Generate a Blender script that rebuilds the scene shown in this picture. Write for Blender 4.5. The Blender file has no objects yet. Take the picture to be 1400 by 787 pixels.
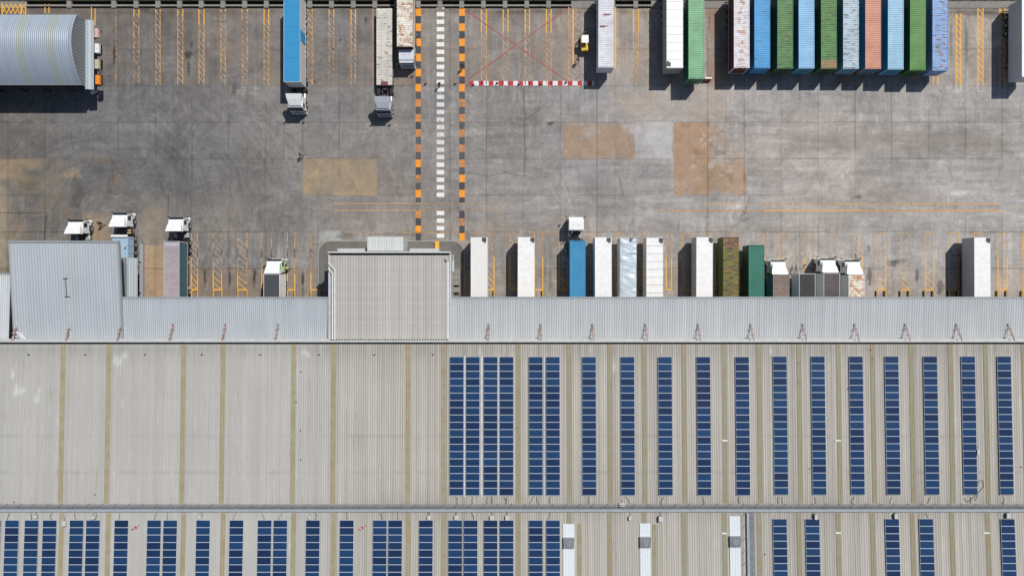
import bpy, math, random
import numpy as np
from mathutils import Vector
random.seed(7)
R = math.radians
C = bpy.context.scene.collection
# ------------------------------------------------------------------ camera, sky, sun
H = 110.4; F = 933.33          # flying height in metres; focal length in photo pixels (24 mm on 36 mm, 1400 px)
cam = bpy.data.cameras.new('camera'); cam.lens = 24; cam.sensor_width = 36; cam.clip_start = 1; cam.clip_end = 3000
co = bpy.data.objects.new('camera', cam); co.location = (0, 0, H); C.objects.link(co)
sc = bpy.context.scene; sc.camera = co
SUNV = Vector((math.cos(R(53.5))*.636, math.cos(R(53.5))*.771, math.sin(R(53.5)))).normalized()
w = bpy.data.worlds.new('World'); sc.world = w; w.use_nodes = True
nt = w.node_tree; sky = nt.nodes.new('ShaderNodeTexSky'); sky.sky_type = 'NISHITA'; sky.sun_disc = False
sky.sun_elevation = R(53.5); sky.sun_rotation = R(39.5); sky.dust_density = 1.0
nt.links.new(sky.outputs[0], nt.nodes['Background'].inputs[0]); nt.nodes['Background'].inputs[1].default_value = 0.068
sl = bpy.data.lights.new('sun', 'SUN'); sl.energy = 4.1; sl.angle = R(.5); sl.color = (1, .965, .91)
so = bpy.data.objects.new('sun', sl); so.rotation_euler = SUNV.to_track_quat('Z', 'Y').to_euler(); so.location = (60, 70, 100); C.objects.link(so)
sc.view_settings.view_transform = 'Standard'; sc.view_settings.look = 'None'; sc.view_settings.exposure = 0.0; sc.view_settings.gamma = 1

def W(px, py, z=0.0):          # photo pixel + real height -> place in the world
    return ((px-700)*(H-z)/F, (393.5-py)*(H-z)/F)
def s2l(c): return tuple(((v/255+.055)/1.055)**2.4 if v > 10 else v/255/12.92 for v in c)

# ------------------------------------------------------------------ materials
def newmat(name):
    m = bpy.data.materials.new(name); m.use_nodes = True
    return m, m.node_tree, m.node_tree.nodes['Principled BSDF']
def N(nt, t, **k):
    n = nt.nodes.new(t)
    for a, v in k.items(): setattr(n, a, v)
    return n
def noise(nt, scale=5, detail=4, rough=.6, vec=None, mscale=None, coord='Object', loc=(0,0,0)):
    t = N(nt, 'ShaderNodeTexCoord'); mp = N(nt, 'ShaderNodeMapping')
    nt.links.new(t.outputs[coord], mp.inputs[0]); mp.inputs['Location'].default_value = loc
    if mscale: mp.inputs['Scale'].default_value = mscale
    n = N(nt, 'ShaderNodeTexNoise'); n.inputs['Scale'].default_value = scale; n.inputs['Detail'].default_value = detail
    n.inputs['Roughness'].default_value = rough; nt.links.new(mp.outputs[0], n.inputs['Vector'])
    return n.outputs['Fac']
def ramp(nt, src, a, b, lo=0.0, hi=1.0):
    r = N(nt, 'ShaderNodeMapRange'); nt.links.new(src, r.inputs[0])
    for i, v in zip((1,2,3,4), (a, b, lo, hi)): r.inputs[i].default_value = v
    return r.outputs[0]
def mix(nt, fac, a, b, mode='MIX'):
    m = N(nt, 'ShaderNodeMix', data_type='RGBA', blend_type=mode)
    for sock, v in ((m.inputs[0], fac), (m.inputs[6], a), (m.inputs[7], b)):
        if isinstance(v, (int, float)): sock.default_value = v
        elif isinstance(v, tuple): sock.default_value = (*v[:3], 1)
        else: nt.links.new(v, sock)
    return m.outputs[2]
def math_(nt, op, a, b):
    m = N(nt, 'ShaderNodeMath', operation=op)
    for s, v in zip(m.inputs, (a, b)):
        if isinstance(v, (int, float)): s.default_value = v
        else: nt.links.new(v, s)
    return m.outputs[0]
_c = {}
def paint(name, col, rough=.5, dirt=.25, metal=0.0, dirtcol=(.12,.105,.09), scale=1.3, bump=0.0, coord='Object'):
    if name in _c: return _c[name]
    m, nt, b = newmat(name)
    f = ramp(nt, noise(nt, scale, 7, .65, coord=coord), .42, .75, 0, dirt)
    c = mix(nt, f, col, dirtcol)
    f2 = ramp(nt, noise(nt, scale*7, 3, .6, coord=coord), .3, .7, .9, 1.06)
    v = N(nt, 'ShaderNodeHueSaturation'); nt.links.new(f2, v.inputs['Value']); nt.links.new(c, v.inputs['Color'])
    nt.links.new(v.outputs[0], b.inputs['Base Color'])
    b.inputs['Roughness'].default_value = rough; b.inputs['Metallic'].default_value = metal
    if bump:
        bp = N(nt, 'ShaderNodeBump'); bp.inputs['Strength'].default_value = bump
        nt.links.new(noise(nt, scale*12, 4, coord=coord), bp.inputs['Height']); nt.links.new(bp.outputs[0], b.inputs['Normal'])
    _c[name] = m; return m
def rusty(name, col, rust=.2, dash=.2, fade=.2, seed=0.0, rustcol=(.22,.085,.035), band=.75, rough=.55, pale=None, endrust=None):
    """painted steel roof and walls: rust blooms along the roof's middle, dark scuffs across the ribs"""
    if name in _c: return _c[name]
    m, nt, b = newmat(name)
    t = N(nt, 'ShaderNodeTexCoord'); sp = N(nt, 'ShaderNodeSeparateXYZ'); nt.links.new(t.outputs['Object'], sp.inputs[0])
    g = N(nt, 'ShaderNodeNewGeometry'); gs = N(nt, 'ShaderNodeSeparateXYZ'); nt.links.new(g.outputs['Normal'], gs.inputs[0])
    top = ramp(nt, gs.outputs[2], .3, .6)
    L = (seed*3.7, seed*11.3, seed*1.9)
    c = mix(nt, ramp(nt, noise(nt, .5, 4, .6, loc=L), .35, .7, 0, fade), col, pale or tuple(min(1, x*1.5+.1) for x in col))
    ax = math_(nt, 'ABSOLUTE', sp.outputs[0], 0.0)
    bandm = ramp(nt, ax, band, band+.45, 1, .35)
    n1 = noise(nt, 1.1, 9, .75, mscale=(1, 1.5, 1), loc=L)
    rm = math_(nt, 'MULTIPLY', ramp(nt, n1, .68-rust*.26, .74-rust*.22), math_(nt, 'MULTIPLY', bandm, top))
    if endrust:
        e = math_(nt, 'MULTIPLY', ramp(nt, sp.outputs[1], endrust[0], endrust[0]+.1), top)
        e = math_(nt, 'MULTIPLY', e, ramp(nt, noise(nt, 3, 6, .7, loc=L), .3, .55))
        rm = math_(nt, 'MAXIMUM', rm, e)
    rc = mix(nt, ramp(nt, noise(nt, 6, 4), .35, .65), rustcol, (.40,.20,.11))
    c = mix(nt, rm, c, rc)
    n2 = noise(nt, 1.0, 3, .6, mscale=(.9, 4.5, 1), loc=(L[1], L[0], 0))
    dm = math_(nt, 'MULTIPLY', ramp(nt, n2, .745-dash*.25, .775-dash*.25), top)
    c = mix(nt, math_(nt, 'MULTIPLY', dm, .8), c, (.05,.05,.055))
    side = ramp(nt, noise(nt, 1.2, 8, .7, loc=L), .6, .7, 0, .5*rust+.1)
    c = mix(nt, math_(nt, 'MULTIPLY', side, ramp(nt, gs.outputs[2], .2, .3, 1, 0)), c, rustcol)
    nt.links.new(c, b.inputs['Base Color']); b.inputs['Roughness'].default_value = rough
    b.inputs['Specular IOR Level'].default_value = .3
    _c[name] = m; return m
def road_paint(name, col, wear):
    m, nt, b = newmat(name)
    f = noise(nt, 1.6, 10, .78); f2 = noise(nt, .12, 3)
    a = math_(nt, 'ADD', f, math_(nt, 'MULTIPLY', f2, .5))
    a = ramp(nt, a, .42+wear*.38, .56+wear*.38, 0 if wear > .15 else .3, 1-wear*.15)
    nt.links.new(a, b.inputs['Alpha']); b.inputs['Roughness'].default_value = .75
    nt.links.new(mix(nt, ramp(nt, noise(nt, 3, 5), .4, .7, 0, .35), col, tuple(x*.45 for x in col)), b.inputs['Base Color'])
    return m
def vcol(name, rough, amp=.14, sc1=5, bump=.15, mscale=None, attr='tint', spec=.3, metal=0):
    m, nt, b = newmat(name)
    a = N(nt, 'ShaderNodeAttribute', attribute_name=attr)
    v = N(nt, 'ShaderNodeHueSaturation'); nt.links.new(a.outputs['Color'], v.inputs['Color'])
    nt.links.new(ramp(nt, noise(nt, sc1, 7, .75, mscale=mscale), .3, .7, 1-amp, 1+amp), v.inputs['Value'])
    nt.links.new(v.outputs[0], b.inputs['Base Color']); b.inputs['Roughness'].default_value = rough; b.inputs['Metallic'].default_value = metal
    b.inputs['Specular IOR Level'].default_value = spec
    bp = N(nt, 'ShaderNodeBump'); bp.inputs['Strength'].default_value = bump; bp.inputs['Distance'].default_value = .03
    nt.links.new(noise(nt, sc1*4, 4, mscale=mscale), bp.inputs['Height']); nt.links.new(bp.outputs[0], b.inputs['Normal'])
    return m
M = dict(
 black=paint('black_rubber', (.018,.018,.02), .8, .4, dirtcol=(.07,.062,.055)),
 frame=paint('chassis_steel', (.035,.035,.038), .6, .5, dirtcol=(.10,.07,.05)),
 redframe=paint('chassis_red_steel', (.14,.02,.018), .6, .5, dirtcol=(.06,.045,.04)),
 alu=paint('aluminium', (.45,.46,.47), .4, .2, metal=.6),
 white=paint('white_gelcoat', (.80,.80,.79), .45, .2),
 cabw=paint('cab_white', (.76,.77,.77), .3, .12),
 silver=paint('cab_silver', (.52,.56,.60), .3, .12, metal=.2),
 glass=paint('cab_glass', (.012,.016,.02), .08, 0),
 greysteel=paint('grey_steel', (.30,.32,.33), .5, .3),
 palegrey=paint('pale_grey_paint', (.52,.53,.52), .5, .3),
 conc=paint('old_concrete', (.24,.225,.205), .9, .5, scale=.8, bump=.2),
 darkconc=paint('drain_shade_concrete', (.045,.043,.04), .9, .4),  # near-black so the drain's deep shade is partly in the concrete colour
 yellow=paint('yellow_steel', (.75,.40,.03), .5, .25),
 orange=paint('orange_plastic', (.80,.25,.02), .5, .1),
 red=paint('red_paint', (.42,.035,.03), .5, .2),
 lamp=paint('lamp_lens', (.7,.66,.55), .2, 0),
 rod=paint('rusty_red_primer', (.36,.16,.11), .7, .6, dirtcol=(.16,.07,.045)),
 wood=paint('pallet_wood', (.33,.24,.15), .9, .3),
)
# ------------------------------------------------------------------ mesh builder
class MB:
    def __init__(s): s.v = []; s.f = []; s.m = []
    def add(s, vs, fs, m=0):
        o = len(s.v); s.v += [tuple(p) for p in vs]; s.f += [tuple(o+i for i in f) for f in fs]; s.m += [m]*len(fs); return s
    def box(s, x0, x1, y0, y1, z0, z1, m=0):
        return s.add([(x0,y0,z0),(x1,y0,z0),(x1,y1,z0),(x0,y1,z0),(x0,y0,z1),(x1,y0,z1),(x1,y1,z1),(x0,y1,z1)],
              [(3,2,1,0),(4,5,6,7),(0,1,5,4),(1,2,6,5),(2,3,7,6),(3,0,4,7)], m)
    def prism(s, poly, x0, x1, m=0, axis='x'):      # poly of (y,z) pairs swept along x (or (x,z) along y, or (x,y) along z)
        n = len(poly)
        P = {'x': lambda t, a, b: (t, a, b), 'y': lambda t, a, b: (a, t, b), 'z': lambda t, a, b: (a, b, t)}[axis]
        vs = [P(x0, a, b) for a, b in poly] + [P(x1, a, b) for a, b in poly]
        fs = [(i, (i+1) % n, n+(i+1) % n, n+i) for i in range(n)] + [tuple(range(n))[::-1], tuple(range(n, 2*n))]
        return s.add(vs, fs, m)
    def tube(s, p, q, r, n=6, m=0, r2=None):
        p = Vector(p); q = Vector(q); d = (q-p).normalized(); u = d.orthogonal().normalized(); v = d.cross(u); r2 = r if r2 is None else r2
        vs = [p+(u*math.cos(2*math.pi*i/n)+v*math.sin(2*math.pi*i/n))*r for i in range(n)] + [q+(u*math.cos(2*math.pi*i/n)+v*math.sin(2*math.pi*i/n))*r2 for i in range(n)]
        return s.add(vs, [(i, (i+1) % n, n+(i+1) % n, n+i) for i in range(n)] + [tuple(range(n))[::-1], tuple(range(n, 2*n))], m)
    def bar(s, p, q, w, h, m=0):                    # flat bar with a box section
        p = Vector(p); q = Vector(q); d = (q-p).normalized(); up = Vector((0,0,1)) if abs(d.z) < .95 else Vector((0,1,0))
        u = d.cross(up).normalized()*w/2; v = u.cross(d).normalized()*h/2
        vs = [p-u-v, p+u-v, p+u+v, p-u+v, q-u-v, q+u-v, q+u+v, q-u+v]
        return s.add(vs, [(0,1,2,3),(7,6,5,4),(0,4,5,1),(1,5,6,2),(2,6,7,3),(3,7,4,0)], m)
    def quad(s, a, b, c, d, m=0): return s.add([a,b,c,d], [(0,1,2,3)], m)
    def mesh(s, name, mats):
        me = bpy.data.meshes.new(name); me.from_pydata(s.v, [], s.f)
        for t in (mats if isinstance(mats, (list, tuple)) else [mats]): me.materials.append(t)
        me.polygons.foreach_set('material_index', s.m)
        import bmesh
        bm = bmesh.new(); bm.from_mesh(me); bmesh.ops.recalc_face_normals(bm, faces=bm.faces); bm.to_mesh(me); bm.free()
        return me
    def build(s, name, mats, parent=None, loc=(0,0,0), smooth=False, bevel=0):
        o = bpy.data.objects.new(name, s.mesh(name, mats)); C.objects.link(o); o.location = loc
        if parent: o.parent = parent
        if smooth: o.data.polygons.foreach_set('use_smooth', [True]*len(o.data.polygons))
        if bevel:
            b = o.modifiers.new('bevel', 'BEVEL'); b.width = bevel; b.segments = 2; b.limit_method = 'ANGLE'
        return o
def tag(o, label=None, cat=None, group=None, kind=None):
    for k, v in (('label', label), ('category', cat), ('group', group), ('kind', kind)):
        if v: o[k] = v
    return o
def thing(name, label, cat, loc=(0,0,0), rz=0, group=None):
    o = bpy.data.objects.new(name, None); C.objects.link(o); o.location = loc; o.rotation_euler = (0,0,rz); o.empty_display_size = .3
    return tag(o, label, cat, group)
def struct(o, kind='structure'): o['kind'] = kind; return o
def copy_tree(o, parent=None):
    c = o.copy(); C.objects.link(c); c.parent = parent
    for ch in list(o.children): copy_tree(ch, c)
    return c
def fbm(x, y, sx, sy, seed, octs=4, gain=.55):       # value noise on numpy arrays
    out = np.zeros_like(x); amp = 1; tot = 0
    rng = np.random.RandomState(seed)
    for k in range(octs):
        g = rng.rand(256, 256); u = x/sx*2**k + 17.3*k; v = y/sy*2**k + 9.1*k
        iu = np.floor(u).astype(int); iv = np.floor(v).astype(int); fu = u-iu; fv = v-iv
        fu = fu*fu*(3-2*fu); fv = fv*fv*(3-2*fv)
        a = g[iu % 256, iv % 256]; b = g[(iu+1) % 256, iv % 256]; c = g[iu % 256, (iv+1) % 256]; d = g[(iu+1) % 256, (iv+1) % 256]
        out += amp*((a*(1-fu)+b*fu)*(1-fv)+(c*(1-fu)+d*fu)*fv); tot += amp; amp *= gain
    return out/tot
def grid_mesh(name, X, Y, Z, col, mat):              # sheet with its tint stored per vertex
    ny, nx = X.shape
    me = bpy.data.meshes.new(name); me.vertices.add(nx*ny)
    me.vertices.foreach_set('co', np.stack([X, Y, Z], -1).astype(np.float32).ravel())
    i = (np.arange(ny-1)[:, None]*nx + np.arange(nx-1)[None, :]).ravel()
    q = np.stack([i, i+1, i+1+nx, i+nx], -1)
    # keep faces pointing up
    if (Y[1, 0]-Y[0, 0])*(X[0, 1]-X[0, 0]) < 0: q = q[:, ::-1]
    q = q.astype(np.int32); nf = len(q)
    me.loops.add(nf*4); me.loops.foreach_set('vertex_index', q.ravel())
    me.polygons.add(nf); me.polygons.foreach_set('loop_start', np.arange(0, nf*4, 4, dtype=np.int32))
    me.update(calc_edges=True); me.validate()
    at = me.color_attributes.new('tint', 'FLOAT_COLOR', 'POINT')
    at.data.foreach_set('color', np.concatenate([col, np.ones(col.shape[:2]+(1,))], -1).astype(np.float32).ravel())
    me.materials.append(mat); o = bpy.data.objects.new(name, me); C.objects.link(o); return o
def sstep(a, b, x): t = np.clip((x-a)/(b-a), 0, 1); return t*t*(3-2*t)

# ------------------------------------------------------------------ ground, drain, yard
g = MB()
YN, YS = 45.2, 46.36
gm = paint('rough_grass_soil', (.055,.085,.018), .95, .6, dirtcol=(.10,.08,.04), scale=.25)
g.quad((-900,YS,-.02),(900,YS,-.02),(900,900,-.02),(-900,900,-.02))
g.quad((-900,-900,-.06),(900,-900,-.06),(900,YN-.3,-.06),(-900,YN-.3,-.06))
g.quad((-900,YN-.3,-.06),(900,YN-.3,-.06),(900,YN-.3,-1.3),(-900,YN-.3,-1.3))
g.quad((-900,YN-.3,-1.3),(900,YN-.3,-1.3),(900,YS,-1.3),(-900,YS,-1.3))
g.quad((-900,YS,-1.3),(900,YS,-1.3),(900,YS,-.02),(-900,YS,-.02))
struct(g.build('ground', gm))

def lin(*c): return np.array(s2l(c))
def yard():
    px = np.arange(-130, 1531, 1.25); py = np.arange(12, 474, 1.25)
    x, y = np.meshgrid(px, py)
    rng = np.random.RandomState(3)
    bright = sstep(60, 1150, x)
    base = (1-bright)[..., None]*lin(110,107,104) + bright[..., None]*lin(152,147,142)
    n = fbm(x, y, 120, 90, 1, 5); base = base*(1 + .5*(n-.5))[..., None]
    warm = fbm(x, y, 160, 110, 8, 4); base = base*(1 + (warm-.5)[..., None]*np.array([.16, .03, -.14]))
    # slab tones
    sx, sy = 50.35, 49.9
    ix = np.floor((x-413.5)/sx).astype(int); iy = np.floor((y-117.5)/sy).astype(int)
    t = rng.rand(80, 40); base *= (1 + .14*(t[ix % 80, iy % 40]-.5))[..., None]
    # blotches, brushed finish turned differently from slab to slab, fine scuffs
    wx = x + 26*(fbm(x, y, 24, 24, 101, 3)-.5); wy = y + 26*(fbm(x, y, 24, 24, 102, 3)-.5)
    base *= (1 + .46*(fbm(wx, wy, 15, 15, 103, 5)-.5) + .34*(fbm(wx, wy, 5, 5, 104, 3)-.5))[..., None]
    ang = np.round(t[(ix*3+1) % 80, iy % 40])*1.57+(t[(ix*5+2) % 80, iy % 40]-.5)*.5; u = x*np.cos(ang)+y*np.sin(ang); v = -x*np.sin(ang)+y*np.cos(ang)
    base *= (1 + .20*(fbm(u, v, 26, 2.2, 105, 3)-.5))[..., None]
    lt = sstep(.60, .74, fbm(u+9, v, 18, 2.6, 106, 4))*sstep(.45, .62, fbm(x, y, 60, 40, 107, 3)); base *= (1+.20*lt)[..., None]
    # traffic streaks: along the bays at top and bottom, along the lane in the middle
    vst = fbm(x, y, 3.2, 60, 11, 4); hst = fbm(x, y, 70, 4.5, 12, 4)
    mid = sstep(125, 160, y)*(1-sstep(300, 325, y))
    base *= (1 + .34*(vst-.5)*(1-mid*.8) + .42*(hst-.5)*mid*sstep(250, 700, x))[..., None]
    # swirling tyre wear on the west side
    wx = x + 60*(fbm(x, y, 110, 110, 21, 3)-.5); wy = y + 60*(fbm(x, y, 110, 110, 22, 3)-.5)
    r = np.hypot(wx-150, wy-330); sw = fbm(r, np.arctan2(wy-330, wx-150)*120, 3.0, 120, 23, 4)
    west = (1-sstep(330, 620, x))*sstep(110, 150, y)
    base *= (1 + .42*(sw-.5)*west)[..., None]
    dk = np.exp(-((x-210)/190)**2-((y-250)/70)**2)*.22; base *= (1-dk*(.5+fbm(x, y, 50, 40, 31, 4)))[..., None]
    dk = np.exp(-((x-480)/160)**2-((y-185)/60)**2)*.10; base *= (1-dk)[..., None]
    # bay floors: browner and stained
    bay = np.maximum(1-sstep(112, 122, y), sstep(362, 370, y))
    base = base*(1-.10*bay[..., None]*np.array([.4, .8, 1.15]))
    top = (1-sstep(14, 30, y + 14*(fbm(x, y, 20, 20, 41, 3)-.5))); base = base*(1-.35*(top*fbm(x, y, 14, 8, 42, 3))[..., None]*np.array([.8,1,1.25]))
    # repaired and rust-tinted slabs
    def patch(x0, x1, y0, y1, c, a, ns=35, lo=.25, hi=.6, seed=50, soft=2.0):
        mk = sstep(x0-soft, x0+soft, x)*(1-sstep(x1-soft, x1+soft, x))*sstep(y0-soft, y0+soft, y)*(1-sstep(y1-soft, y1+soft, y))
        mk = mk*sstep(lo, hi, fbm(x, y, ns, ns, seed, 5))*a
        return base*(1-mk[..., None]) + mk[..., None]*lin(*c)*(.8+.4*fbm(x, y, 8, 8, seed+1, 4))[..., None]
    base = patch(413.5, 515.5, 217, 267, (148,130,104), .75, lo=.0, hi=.6, soft=.8, seed=51)
    base = patch(921, 971.5, 167, 267, (160,130,104), .9, lo=.15, hi=.5, soft=.8, seed=52)
    base = patch(971.5, 1022, 167, 267, (162,136,112), .8, lo=.2, hi=.5, soft=.8, seed=53)
    base = patch(930, 1015, 216, 262, (142,124,98), .55, lo=.4, hi=.7, soft=6, seed=54)
    base = patch(770, 868, 170, 217, (154,128,104), .8, lo=.36, hi=.6, soft=5, seed=55)
    base = patch(868, 919, 167, 216, (172,171,169), .8, lo=.25, hi=.6, soft=1, seed=56)
    base = patch(-10, 109, 217, 243, (148,130,102), .75, lo=.25, hi=.65, soft=3, seed=57)
    base = patch(-130, 12, 220, 372, (148,135,114), .7, lo=.2, hi=.6, soft=9, seed=58)
    base = patch(10, 110, 240, 330, (140,124,100), .5, lo=.3, hi=.7, soft=4, seed=59)
    base = patch(120, 162, 217, 262, (128,104,76), .65, lo=.45, hi=.7, soft=5, seed=60)
    base = patch(116, 150, 292, 332, (150,128,100), .6, lo=.25, hi=.6, soft=4, seed=61)
    base = patch(196, 224, 284, 334, (142,128,104), .6, lo=.25, hi=.6, soft=5, seed=62)
    base = patch(197, 262, 335, 410, (156,134,108), .95, lo=-.6, hi=.1, soft=1, seed=63)
    base = patch(437, 466, 315, 330, (150,154,150), .8, lo=-.2, hi=.3, soft=1.2, seed=64)
    base = patch(968, 998, 10, 118, (140,108,82), .6, lo=.3, hi=.6, soft=5, seed=65)
    base = patch(840, 1000, 100, 165, (160,146,132), .5, lo=.3, hi=.7, soft=14, seed=66)
    base = patch(1080, 1400, 180, 206, (128,118,106), .5, lo=.3, hi=.7, soft=8, seed=67)
    base = patch(540, 575, 92, 118, (136,116,104), .5, lo=.1, hi=.5, soft=3, seed=68)
    base = patch(230, 520, 366, 408, (136,118,100), .5, lo=.1, hi=.6, soft=3, seed=69)
    base = patch(250, 1520, 60, 117, (146,128,108), .3, lo=.3, hi=.7, soft=6, seed=70)
    base = patch(180, 340, 268, 330, (132,124,114), .4, lo=.3, hi=.7, soft=12, seed=71)
    base = patch(465, 700, 300, 335, (150,138,124), .35, lo=.3, hi=.7, soft=8, seed=72)
    g0 = (1-bright)[..., None]*lin(108,104,100) + bright[..., None]*lin(148,143,138)
    lum = (base.mean(-1)/g0.mean(-1))[..., None]; base = base*np.clip(lum, .3, 2)**.10
    base = patch(415, 514, 217, 267, (168,146,108), .5, ns=14, lo=.5, hi=.75, soft=2, seed=151)
    base = patch(922, 1021, 168, 266, (176,168,158), .6, ns=12, lo=.60, hi=.75, soft=2, seed=152)
    base = patch(922, 1021, 168, 266, (118,96,74), .45, ns=10, lo=.58, hi=.78, soft=2, seed=153)
    base = patch(0, 110, 218, 332, (120,104,84), .5, ns=12, lo=.55, hi=.75, soft=3, seed=154)
    # expansion joints, worn differently along their length
    def line(mask, a): return base*(1-(mask*a)[..., None])
    jn = .15 + .85*sstep(.35, .6, fbm(x, y, 90, 90, 81, 3))
    dx = np.abs((x-413.5+sx/2) % sx - sx/2); base = line(np.clip(1.0-dx/.95, 0, 1), .46*jn)
    dy = np.abs((y-117.5+sy/2) % sy - sy/2); base = line(np.clip(1.0-dy/.95, 0, 1), .46*jn)
    dx = np.abs((x-438.7+sx/2) % sx - sx/2); base = line(np.clip(1.1-dx/1.0, 0, 1), .14*jn)
    # tyre arcs
    for k in range(260):
        if k < 165: cx, cy = rng.uniform(-60, 420), rng.uniform(100, 420); rr = rng.uniform(60, 230); col = rng.choice([-.16, -.13, .10, .12])
        else: cx, cy = rng.uniform(400, 1400), rng.uniform(-60, 470); rr = rng.uniform(80, 320); col = rng.choice([-.10, -.13, .07])
        a0 = rng.uniform(0, 6.283); da = rng.uniform(.25, .8); wd = rng.uniform(.8, 1.7)
        d = np.abs(np.hypot(x-cx, y-cy)-rr); ang = (np.arctan2(y-cy, x-cx)-a0) % 6.283
        mk = np.clip(1.2-d/wd, 0, 1)*sstep(0, .1, ang)*(1-sstep(da-.1, da, ang))*sstep(100, 140, y)
        base *= (1+mk*col)[..., None]
    for k in range(90):      # straight scuffs where trucks back into the bays
        x0 = rng.uniform(230, 1400); y0, y1 = ((20, 116), (318, 400))[k % 2]; sl_ = rng.uniform(-.05, .05); a = rng.uniform(-.14, .10)
        d = np.abs(x-(x0+sl_*(y-y0))); yy = rng.uniform(y0, y1); ln = rng.uniform(15, 50)
        base *= (1+np.clip(1.2-d/1.3, 0, 1)*np.exp(-((y-yy)/ln)**2)*a)[..., None]
    # cracks
    def crack(pts, a=.45, wd=.9):
        nonlocal base
        for (x0, y0), (x1, y1) in zip(pts[:-1], pts[1:]):
            L2 = (x1-x0)**2+(y1-y0)**2; t = np.clip(((x-x0)*(x1-x0)+(y-y0)*(y1-y0))/L2, 0, 1)
            d = np.hypot(x-x0-t*(x1-x0), y-y0-t*(y1-y0)); base *= (1-np.clip(1.2-d/wd, 0, 1)*a)[..., None]
    crack([(618,231),(640,236),(668,241),(690,236),(717,241)])
    crack([(717,118),(716,132),(718,156),(717,178),(718,205),(717,240)], .5, 1.1)
    crack([(720,163),(735,152),(748,140)], .3); crack([(1010,300),(1018,290),(1025,268)], .35, 1.4); crack([(1000,312),(1012,303),(1030,296)], .3, 1.4)
    crack([(1275,110),(1290,130),(1283,160)], .25); crack([(1100,128),(1150,131),(1190,140)], .25)
    crack([(1203,317),(1275,313)], .25); crack([(64,290),(60,330)], .5, 1.2); crack([(0,291),(60,291)], .5, 1)
    crack([(96,180),(100,205)], .3); crack([(230,268),(230,290)], .5, 1.1); crack([(195,328),(195,334)], .5, 1.3)
    # oil and water stains
    def stain(cx, cy, rx, ry, a=.6, c=(42,38,35), seed=90):
        nonlocal base
        d = np.hypot((x-cx)/rx, (y-cy)/ry) + 1.3*(fbm(x, y, max(2.5, rx*.8), max(2.5, ry*.5), seed+int(cx), 4)-.5)
        mk = (1-sstep(.55, 1.15, d))*a; base = base*(1-mk[..., None]) + mk[..., None]*lin(*c)
    for s in [(157,74,2.6,16,.75),(257,76,6,7,.75),(258,93,2.4,11,.6),(262,61,2.5,5,.5),(214,27,2,6,.5),(198,14,9,3,.5),(280,379,2.6,12,.75),(314,379,2.2,12,.75),
              (348,379,2.4,12,.8),(414,380,2.4,12,.8),(414,396,1.5,5,.5),(1152,171+193,2,10,.35),(1189,378,3,12,.6),(1222,360,7,5,.6),(1229,357,14,3.5,.4),(1254,376,2.8,12,.6),
              (1160,359,3,3,.4),(1170,352,1.8,7,.5),(1188,340,2,6,.4),(1285,393,5,10,.5),(1318,380,4,14,.3),(752,169,6,3,.6),(700,169,1.5,1.5,.4),(1172,269,6,2.5,.5),(1270,60,3,30,.3),
              (500,28,2.2,4,.6),(1322,60,2,25,.35),(1332,18,30,6,.35),(1360,20,22,7,.4),(455,67,1.5,1.5,.7),(466,55,1.2,1.2,.8),(472,26,1,1,.8),(430,112,2,2,.4),
              (40,253,16,7,.25),(105,262,10,28,.35),(720,380,3,16,.3),(752,384,3,14,.3),(300,30,10,3,.3),(560,16,18,3.5,.35),(710,17,14,3,.4),(740,16,14,3,.35),(690,18,10,4,.3),
              (930,372,3,20,.3),(545,320,30,5,.3),(470,322,12,4,.3),(640,322,16,6,.25),(320,122,4,8,.4),(240,200,16,30,.25),(970,30,1.6,10,.5),(1300,60,2,30,.3)]:
        stain(*s)
    base *= (1 + .10*(fbm(x, y, 2.6, 2.6, 99, 2)-.5))[..., None]
    base = np.clip(base*np.array([1.0,1.0,1.005]), .01, .8)*1.0
    X = (x-700)*H/F; Y = (393.5-y)*H/F
    return grid_mesh('yard', X, Y, np.zeros_like(X), base, vcol('yard_concrete', .85, .16, 3.2, .25))
struct(yard())
d = MB()
x0, x1 = W(36,0)[0], W(781,0)[0]
d.box(-120, 120, YN-.2, YN-.003, -1.2, -.003); d.box(-120, 120, YS-.02, YS+.04, -1.2, .06); d.box(-120, 120, YN-.2, YS, -1.25, -1.15)
struct(d.build('drain_channel', [M['darkconc']]))
d = MB()
d.box(-120, x0, YN-.002, YS-.021, -.3, -.004)
d.box(x1, W(841,0)[0], YN-.002, YS-.021, -.3, .05); d.box(W(896,0)[0], 120, YN-.002, YS-.021, -.3, .05)
struct(d.build('drain_cover', M['conc']))
def kerbstrip():
    k = MB(); k.box(x0, x1, 45.44, 45.72, -.3, .16); k.box(x1+.01, 120, YS+.045, YS+.08, -.2, .08); k.box(-120, x0-.2, YS+.045, YS+.08, -.2, .08)
    k.box(W(841,0)[0], W(896,0)[0], 45.44, 45.72, -.3, .16)
    return k.build('kerb', M['conc'])
struct(kerbstrip())
NUM = ['', 'first', '', 'second'] + ['third','fourth','fifth','sixth','seventh','eighth','ninth','tenth','eleventh','twelfth','thirteenth','fourteenth','fifteenth','sixteenth','seventeenth','eighteenth','nineteenth','twentieth','twenty-first','twenty-second','twenty-third','twenty-fourth']
struts = [66, 95, 125.5, 156] + [186.5+29.65*k for k in range(20)] + [869, 893]
for i, sx_ in enumerate(struts):
    if sx_ in (66, 125.5): continue
    X = W(sx_, 0)[0]; b = MB().box(X-.36, X+.36, YN+.002, YS-.03, -.25, .175)
    o = b.build('drain_strut', M['conc']); tag(o, None, 'drain strut', 'concrete struts across the roadside drain')
    o['label'] = '%s concrete strut from the left across the black roadside drain' % NUM[i]
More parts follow.
